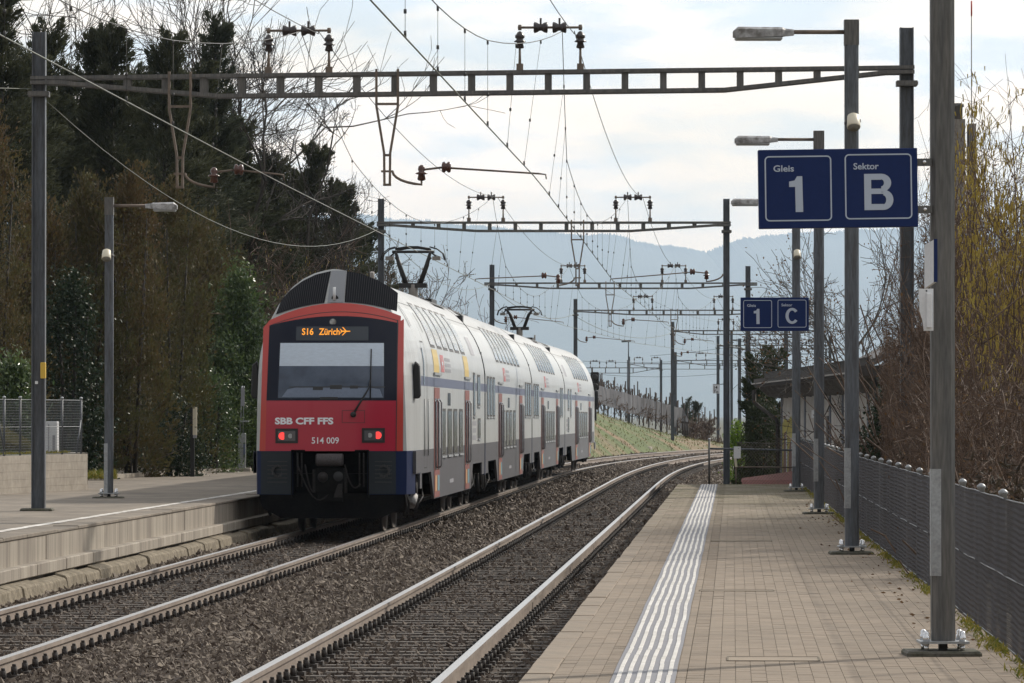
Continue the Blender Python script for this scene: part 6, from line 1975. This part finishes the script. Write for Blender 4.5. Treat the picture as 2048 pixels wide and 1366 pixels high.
shrub(503, 124, 640, 34, 'smaller glossy laurel tucked between the tall laurel and the train', 'laurel', 6500, ln=(.09, .15), wd=(.04, .06), clump=.40, up=.1, name='laurel', boxy=2.2)
shrub(446, 121.6, 690, 40, 'glossy laurel half as tall as its neighbour, left of it', 'laurel', 6500, ln=(.09, .15), wd=(.04, .06), clump=.40, up=.1, name='laurel', boxy=2.2)
shrub(424, 119.5, 752, 46, 'low glossy laurel below the brown thuja', 'laurel', 5000, ln=(.07, .12), wd=(.03, .045), clump=.28, up=.1, name='laurel', boxy=2.4)
shrub(345, 112.0, 800, 70, 'low ivy clad bush at the foot of the thujas', 'ivy', 6500, ln=(.04, .08), wd=(.03, .06), clump=.25, up=.1, name='ivy_bush', boxy=2.2)
shrub(455, 122.6, 800, 46, 'small leaved bush behind the information pillar', 'ivy', 5500, ln=(.04, .08), wd=(.025, .05), clump=.22, up=.1, name='ivy_bush', boxy=2.4, tintlo=.2)
shrub(142, 106.5, 545, 70, 'dark ivy climbing between mast and lamp post', 'ivy', 7500, ln=(.06, .11), wd=(.05, .09), clump=.4, up=-.2, name='ivy', boxy=2.2, depth=.4)
shrub(28, 99, 730, 42, 'dark laurel bush behind the wire fence', 'laurel', 4500, base=P2Z + .6, ln=(.10, .17), wd=(.04, .06), clump=.3, up=.1, name='laurel')
# --- left: bare trees
bare_tree(520, 141, -45, 'large leafless tree spreading its branches over the conifers', base=P2Z, r0=.15, depth=6, first=.30, seed=11, kids=(3, 4), spread=.58, minr=.006, shrink=(.5, .74), mt='barkd')
bare_tree(596, 146, 150, 'leafless tree right of the large one, its twigs against the sky', base=P2Z, r0=.10, depth=6, first=.28, seed=23, kids=(3, 4), spread=.55, lean=(.12, 0), minr=.006, mt='barkd', shrink=(.5, .72))
for px, top, sd_ in ((40, -200, 3), (150, -190, 4), (262, -170, 6)):
    bare_tree(px, 172, top, {40: 'tall leafless tree behind the conifers near the left edge', 150: 'tall leafless tree rising behind the second conifer', 262: 'tall leafless tree rising behind the pointed conifer'}[px], base=P2Z, r0=.14, depth=5, first=.42, seed=sd_, kids=(3, 4), spread=.40, minr=.010)
bare_tree(672, 148, 400, 'small leafless tree tangled in the edge of the wood', base=P2Z, r0=.06, depth=5, first=.3, seed=31, kids=(3, 4), spread=.6, minr=.008)
for px, Y, top, half, lab, kw in ((470, 133, 430, 60, 'brown leafless thicket behind the laurel', {}), (545, 138, 470, 70, 'leafless thicket left above the train roof', dict(catkins=500)), (620, 142, 500, 70, 'hazel with yellow catkins above the train roof', dict(catkins=1100)), (690, 147, 520, 55, 'brown thicket right above the train roof', dict(catkins=500, leafn=600)),
                                 (520, 128, 560, 45, 'hazel twigs with catkins between laurel and train', dict(catkins=400))):
    brush(px, Y, top, half, lab, stems=26, base=P2Z, depth=3, seed=5, minr=.007, r0=.022, group='leafless thickets beside the train', **kw)
shrub(585, 140, 490, 55, 'dark green bush above the train roof', 'conif', 8000, ln=(.07, .15), wd=(.03, .05), clump=.34, name='evergreen_bush')
bare_tree(800, 178, 455, 'small tree with orange dead leaves behind the first pantograph', base=0, r0=.08, depth=5, first=.3, seed=41, kids=(3, 4), leaf='deadleaf', nleaf=1800, minr=.010)
brush(842, 196, 560, 36, 'purplish leafless bush above the first carriage roof', stems=40, base=0, mt='twigp', depth=3, seed=9, minr=.010, r0=.02, group='leafless thickets beside the train')
conifer(775, 182, 520, 1.1, 'small fir between the second mast and the pantograph', 5000, base=0)
# --- right: shrubs, hazels, evergreens
BR = [(1772, 92, 560, 48, 0), (1822, 80, 520, 50, 0), (1890, 74, 470, 60, 0), (1960, 70, 420, 62, 0), (2030, 66, 400, 62, 0), (1800, 70, 700, 44, 0), (1900, 62, 640, 60, 0), (1985, 57, 610, 64, 0), (2060, 54, 590, 64, 0), (1925, 54, 800, 50, 0), (2000, 49, 780, 56, 0)]
BL_ = ['brown shrub right of the shed, its tips left of the right mast', 'brown shrub just behind the right mast', 'tall brown shrub between mast and nearest lamp post', 'tall brown shrub below the chimneys', 'tall brown shrub at the right edge of the view', 'low brown thicket at the foot of the right mast', 'reddish brown thicket behind the nearest lamp post', 'reddish brown thicket right of the nearest lamp post', 'brown thicket cut by the right edge, half way up', 'low thicket behind the fence, right beside the nearest lamp post', 'low dark thicket behind the nearest fence posts']
for (px, Y, top, half, _), lab in zip(BR, BL_):
    brush(px, Y, top, half, lab, stems=62, base=-.6, depth=3, seed=2, leafn=500, arch=.10 if top > 600 else 0, clip=1762)
for px, Y, top, half, lab in ((1880, 77, 300, 50, 'tall dense brown thicket in front of the chimneys'), (1955, 74, 215, 55, 'tall dense brown thicket behind the hazels'), (2035, 72, 190, 55, 'tall brown thicket at the right edge behind the dense hazel')):
    brush(px, Y, top, half, lab, stems=60, base=-.6, depth=3, seed=17, leafn=400, clip=1835)
brush(1975, 68, 150, 62, 'hazel bush full of hanging yellow catkins right of the chimneys', stems=40, depth=3, seed=71, clip=1905, catkins=2600, group='hazel bushes with catkins', name='hazel', r0=.02)
brush(2035, 63, 105, 60, 'hazel bush with dense yellow catkins at the right edge of the view', stems=44, depth=3, seed=72, clip=1925, catkins=6500, group='hazel bushes with catkins', name='hazel', r0=.02)
brush(1915, 72, 230, 46, 'thin hazel in front of the chimneys', stems=26, depth=3, seed=73, clip=1860, catkins=500, group='hazel bushes with catkins', name='hazel', r0=.018)
shrub(1772, 79, 775, 40, 'dark ivy bush between the shed and the right mast', 'ivy', 6000, base=-.6, ln=(.05, .09), wd=(.035, .06), clump=.26, up=.1, name='ivy_bush')
bare_tree(1768, 112, 400, 'leafless tree with dry brown leaves left of the right mast', base=-.6, r0=.06, depth=5, first=.36, seed=52, kids=(3, 4), leaf='deadleaf', nleaf=1500, minr=.006, spread=.5)
bare_tree(1668, 168, 425, 'slender leafless tree between the lamp posts above the shed', base=-.6, r0=.10, depth=5, first=.36, seed=57, kids=(2, 3), minr=.010, spread=.42)
bare_tree(1700, 172, 470, 'leafless tree behind the tall lamp post', base=-.6, r0=.08, depth=5, first=.36, seed=60, kids=(2, 3), minr=.010, spread=.45)
conifer(1512, 150, 708, .55, 'dark juniper with two tips left of the shed', 7000, base=-.8, mt='juniper', name='juniper', group=None, droop=-.5, shape=.5)
conifer(1546, 151, 714, .50, 'slim juniper touching the shed eave', 6000, base=-.8, mt='juniper', name='juniper', group=None, droop=-.5, shape=.5)
shrub(1522, 149, 800, 40, 'bushy dark juniper at the left corner of the shed', 'juniper', 9000, base=-.8, ln=(.07, .14), wd=(.03, .05), clump=.28, name='juniper_bush')
shrub(1475, 158, 846, 18, 'bright green clipped bush beside the second right mast', 'brightleaf', 3500, base=-.5, ln=(.05, .09), wd=(.03, .05), clump=.2, name='green_bush')
# --- tangled undergrowth right behind the mesh fence
q = np.random.default_rng(77); n = 26000
Y = 27 + 80 * q.random(n) ** 1.3; h = q.random(n) ** .8
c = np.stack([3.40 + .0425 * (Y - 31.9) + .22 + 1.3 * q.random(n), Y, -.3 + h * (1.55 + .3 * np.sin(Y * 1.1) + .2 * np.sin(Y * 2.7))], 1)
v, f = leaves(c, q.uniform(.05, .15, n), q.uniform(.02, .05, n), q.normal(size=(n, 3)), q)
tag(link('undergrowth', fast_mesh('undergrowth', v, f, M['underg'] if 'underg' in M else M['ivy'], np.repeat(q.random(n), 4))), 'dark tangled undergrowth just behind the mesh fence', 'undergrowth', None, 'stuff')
# --- grass, weeds, litter
def blades(name, label, pts, h, mt, seed, w=.006, parent=None, spread=.4, cat='grass'):
    q = np.random.default_rng(seed); n = len(pts)
    L = q.uniform(h[0], h[1], n)
    v, f = leaves(pts + np.array([0, 0, 1]) * (L / 2)[:, None] * .8, L, q.uniform(w * .7, w * 1.5, n), np.concatenate([q.normal(size=(n, 2)) * spread, np.ones((n, 1))], 1), q)
    o = link(name, fast_mesh(name, v, f, M[mt], np.repeat(q.random(n), 4)), parent)
    return tag(o, label, cat, None, 'stuff')
q = np.random.default_rng(5)
n = 9000
Y = 29 + 88 * q.random(n) ** 1.4
cl = np.sin(Y * 1.7) + .7 * np.sin(Y * 4.1 + 1) + .5 * np.sin(Y * .6)
keep = q.random(n) < np.clip(.30 + .35 * cl, .04, 1)
Y = Y[keep]
o_ = -np.abs(q.normal(size=len(Y))) * .06 - .01
blades('weeds', 'yellow green weeds and moss along the foot of the mesh fence', np.stack([3.40 + .0425 * (Y - 31.9) + o_, Y, np.full(len(Y), P1Z)], 1), (.02, .085), 'weed', 8, .012, spread=.9, cat='weeds')
n = 220
Y = 34 + 60 * q.random(n)
c = np.stack([3.40 + .0425 * (Y - 31.9) - np.abs(q.normal(size=n)) * .28 - .03, Y, np.full(n, P1Z + .008)], 1)
v, f = leaves(c, q.uniform(.03, .06, n), q.uniform(.015, .03, n), q.normal(size=(n, 3)) * np.array([1, 1, .12]), q)
tag(link('leaf_litter', fast_mesh('leaf_litter', v, f, M['deadleaf'], np.repeat(q.random(n), 4))), 'scattered brown leaves on the paving beside the fence', 'leaves', None, 'stuff')
n = 3000
Y = q.uniform(196, 335, n); K = q.random(n)
pts = []
for y_, k in zip(Y, K):
    cz = max(crest(y_), -.05) * min(1.0, max(0.03, (y_ - 186) / 45.0)); p = trk(y_, -2.35 - 5.2 * k, -.14 + (cz + .14) * k ** .85, 2); pts.append(p)
blades('bank_grass', 'dry and green grass covering the railway bank', np.array(pts), (.08, .24), 'grass', 9, .04, spread=.7)
n = 5200
px_ = q.uniform(-20, 75, n); pts = np.array([P(a, 880, 94.5 + b_ * 3) for a, b_ in zip(px_, q.random(n))])
pts[:, 2] = P2Z + .62 + np.clip(.62 - (px_ + 20) / 95 * .6, 0, 1) * (.4 + .6 * (pts[:, 1] - 94.5) / 3)
blades('mound_grass', 'green grass mound behind the wire fence', pts, (.10, .25), 'grass', 10, .03, spread=.6)
n = 700; t_ = q.random(n) * 6.8
pts = np.array([wp(t, 0, .05 + .2 * b_) for t, b_ in zip(t_, q.random(n))]); blades('wall_top_grass', 'dry grass growing along the top of the concrete wall', pts, (.03, .10), 'weed', 11, .012, spread=.8)
n = 900; pts = np.array([P(a, 955, 104 + 4 * b_) for a, b_ in zip(q.uniform(172, 232, n), q.random(n))]); pts[:, 2] = P2Z + .05
blades('corner_weeds', 'green weeds at the corner of the concrete wall', pts, (.05, .28), 'weed', 12, .03, spread=.7, cat='weeds')
n = 260; Yk = q.uniform(52, 76, n); pts = np.array([p2(y, -.02 - .02 * r, .075) for y, r in zip(np.round(Yk / 4.7) * 4.7 + q.normal(size=n) * .12, q.random(n))])
blades('ledge_weeds', 'small dry tufts on the ledge of the far platform wall', pts, (.03, .13), 'deadleaf', 13, .010, spread=.6, cat='weeds')
# --- vineyard rows
def vine_row(a, b_, npost, hp, lab, net=None, seed=0):
    q = np.random.default_rng(seed); a, b_ = Vector(a), Vector(b_)
    root = thing('vine_row', lab, 'vines', (a + b_) / 2, 'rows of vines on the slope'); ro = Vector(root.location)
    d = b_ - a
    for i in range(npost):
        p = a + d * ((i + .5 + q.uniform(-.2, .2)) / npost)
        m = MB(); h = hp * q.uniform(.85, 1.1); m.tube([p - Vector((0, 0, .3)), p + Vector((q.normal() * .05, 0, h))], .048, 5); m.build('vine_post', M['vpost'], root, ro)
    out = []
    for i in range(npost * 4):
        p = a + d * q.random(); grow(q, np.array(p) + np.array([0, q.normal() * .3, -.1]), np.array([q.normal() * .2, 0, 1.0]), hp * q.uniform(.22, .36), .03, 2, out, .6, .1, 2, (2, 3), (.5, .8))
    A = np.array([o[0] for o in out]); B_ = np.array([o[1] for o in out])
    v, f = rods(A, B_, .02, .014); o = link('vines', fast_mesh('vines', v - np.array(ro), f, M['twig'], np.repeat(q.random(len(A)), 6)), root); o['kind'] = 'stuff'
    if net:
        top, bot = net
        rows = []
        for j in range(7):
            r = []
            for i in range(41):
                k = i / 40; A_ = Vector(top[0]) + (Vector(top[1]) - Vector(top[0])) * k; B2 = Vector(bot[0]) + (Vector(bot[1]) - Vector(bot[0])) * k
                p = A_ + (B2 - A_) * (j / 6); p.y += .06 * math.sin(i * 1.9 + j * .6) + .04 * math.sin(i * 4.1); p.z += (.03 * math.sin(i * 1.3) if j == 0 else 0); r.append(p)
            rows.append(r)
        m = MB(); m.grid(rows, 0, True); m.prism([top[1], (Vector(top[1]) + Vector((.35, .5, -.7))), Vector(bot[1]) + Vector((.55, .5, -.1)), bot[1]], (0, .05, 0)); m.build('hail_net', M['net'], root, ro)
vine_row(P(1176, 812, 300), P(1372, 866, 316), 17, 1.9, 'front vine row hung with a pale hail net on the bank crest', ((P(1170, 764, 299.4), P(1366, 817, 315.4)), (P(1176, 800, 299.4), P(1362, 858, 315.4))), 1)
for r in range(1, 5):
    vine_row(P(1170, 795 - 9 * r, 304 + 13 * r), P(1392 + 12 * r, 862 - 4 * r, 322 + 15 * r), 12, 1.05, ['', 'vine row just above the hail net', 'third vine row up the slope', 'fourth vine row up the slope', 'topmost vine row against the hazy hills'][r], None, r + 1)
gate = thing('wooden_pen', 'small wooden post frame at the right end of the hail net', 'fence', P(1371, 868, 314)); go_ = Vector(gate.location)
for x in (1365, 1368.5, 1372, 1375.5):
    m = MB(); m.tube([P(x, 870, 314), P(x + .5, 845, 314)], .05, 5); m.build('post', M['vpost'], gate, go_)
m = MB(); m.bar(P(1363, 844, 314), P(1378, 846, 314), .08, .1); m.build('rail', M['vpost'], gate, go_)
for px, Y, top, half, lab in ((1385, 330, 838, 16, 'brown bush right of the hail net'), (1405, 318, 862, 18, 'reddish brown bush low on the bank'), (1430, 322, 872, 20, 'brown bramble beside the white kilometre board'), (1410, 350, 835, 14, 'dry bush on the slope below the distant masts')):
    brush(px, Y, top, half, lab, stems=30, base=P(px, top + 40, Y).z, depth=2, seed=4, minr=.022, r0=.03, group='dry bushes on the bank')
conifer(1372, 345, 806, .7, 'small grey green fir at the end of the vine rows', 3000, base=.0, mt='conif2', group='small firs on the slope'); conifer(1392, 350, 814, .6, 'second small fir at the end of the vine rows', 3000, base=.0, mt='conif2', group='small firs on the slope')

# ------------------------------------------------------------------ hills and the air
RID = [(-3000, 300), (-1500, 360), (-400, 400), (300, 418), (740, 432), (790, 437), (857, 444), (974, 454), (1080, 462), (1130, 468), (1228, 471), (1267, 481), (1287, 485), (1310, 491), (1365, 497), (1412, 504), (1443, 495), (1463, 485), (1502, 477), (1537, 471), (1579, 469), (1650, 465), (1751, 461), (1900, 450), (2300, 440), (3200, 470), (5200, 520)]
M['hill'] = mat('wooded_hill', (0.030, 0.042, 0.026), .95, col2=(0.055, 0.060, 0.035), var=.3, scale=.012)
q = np.random.default_rng(3)
px_ = np.concatenate([np.arange(-3000, 500, 12.0), np.arange(500, 2100, .9), np.arange(2100, 5200, 12.0)])
rx_, ry_ = np.array(RID).T
py_ = np.interp(px_, rx_, ry_) + 1.5 * np.sin(px_ * .05) + 1.0 * np.sin(px_ * .13)
tr = q.random(len(px_)); py_ = py_ - np.where(tr > .45, (tr - .45) * 9, 0)
D = 20000.0
rows = []
for k, (fy_, dy_) in enumerate(((1.0, 0), (.93, -600), (.8, -1600), (.6, -3000), (.35, -4600), (.1, -6200), (-.02, -7000))):
    r = []
    for a, b_ in zip(px_, py_):
        if k: b_ = np.interp(a, rx_, ry_)
        h = (831 - b_) / FPX * D
        z = CAM_H + h * fy_
        r.append(((a - 1024) / FPX * D, D + dy_, z if k < 6 else -3.0))
    rows.append(r)
m = MB(); m.grid(rows, 0, True)
tag(m.build('hills', M['hill']), kind='structure')
hz = bpy.data.materials.new('haze_air'); hz.use_nodes = True
hn, hl = hz.node_tree.nodes, hz.node_tree.links
hn.clear()
ho_ = hn.new('ShaderNodeOutputMaterial'); hv = hn.new('ShaderNodeVolumePrincipled')
hv.inputs['Color'].default_value = (0.64, 0.80, 1.0, 1)
hv.inputs['Density'].default_value = 0.000052
hv.inputs['Anisotropy'].default_value = 0.35
hl.new(hv.outputs['Volume'], ho_.inputs['Volume'])
m = MB(); m.box(-31000, 31000, -320, 22000, -3.9, 880)
hazeo = m.build('haze', hz); hazeo['kind'] = 'stuff'; hazeo['label'] = 'pale blue haze in the valley air'; hazeo['category'] = 'haze'
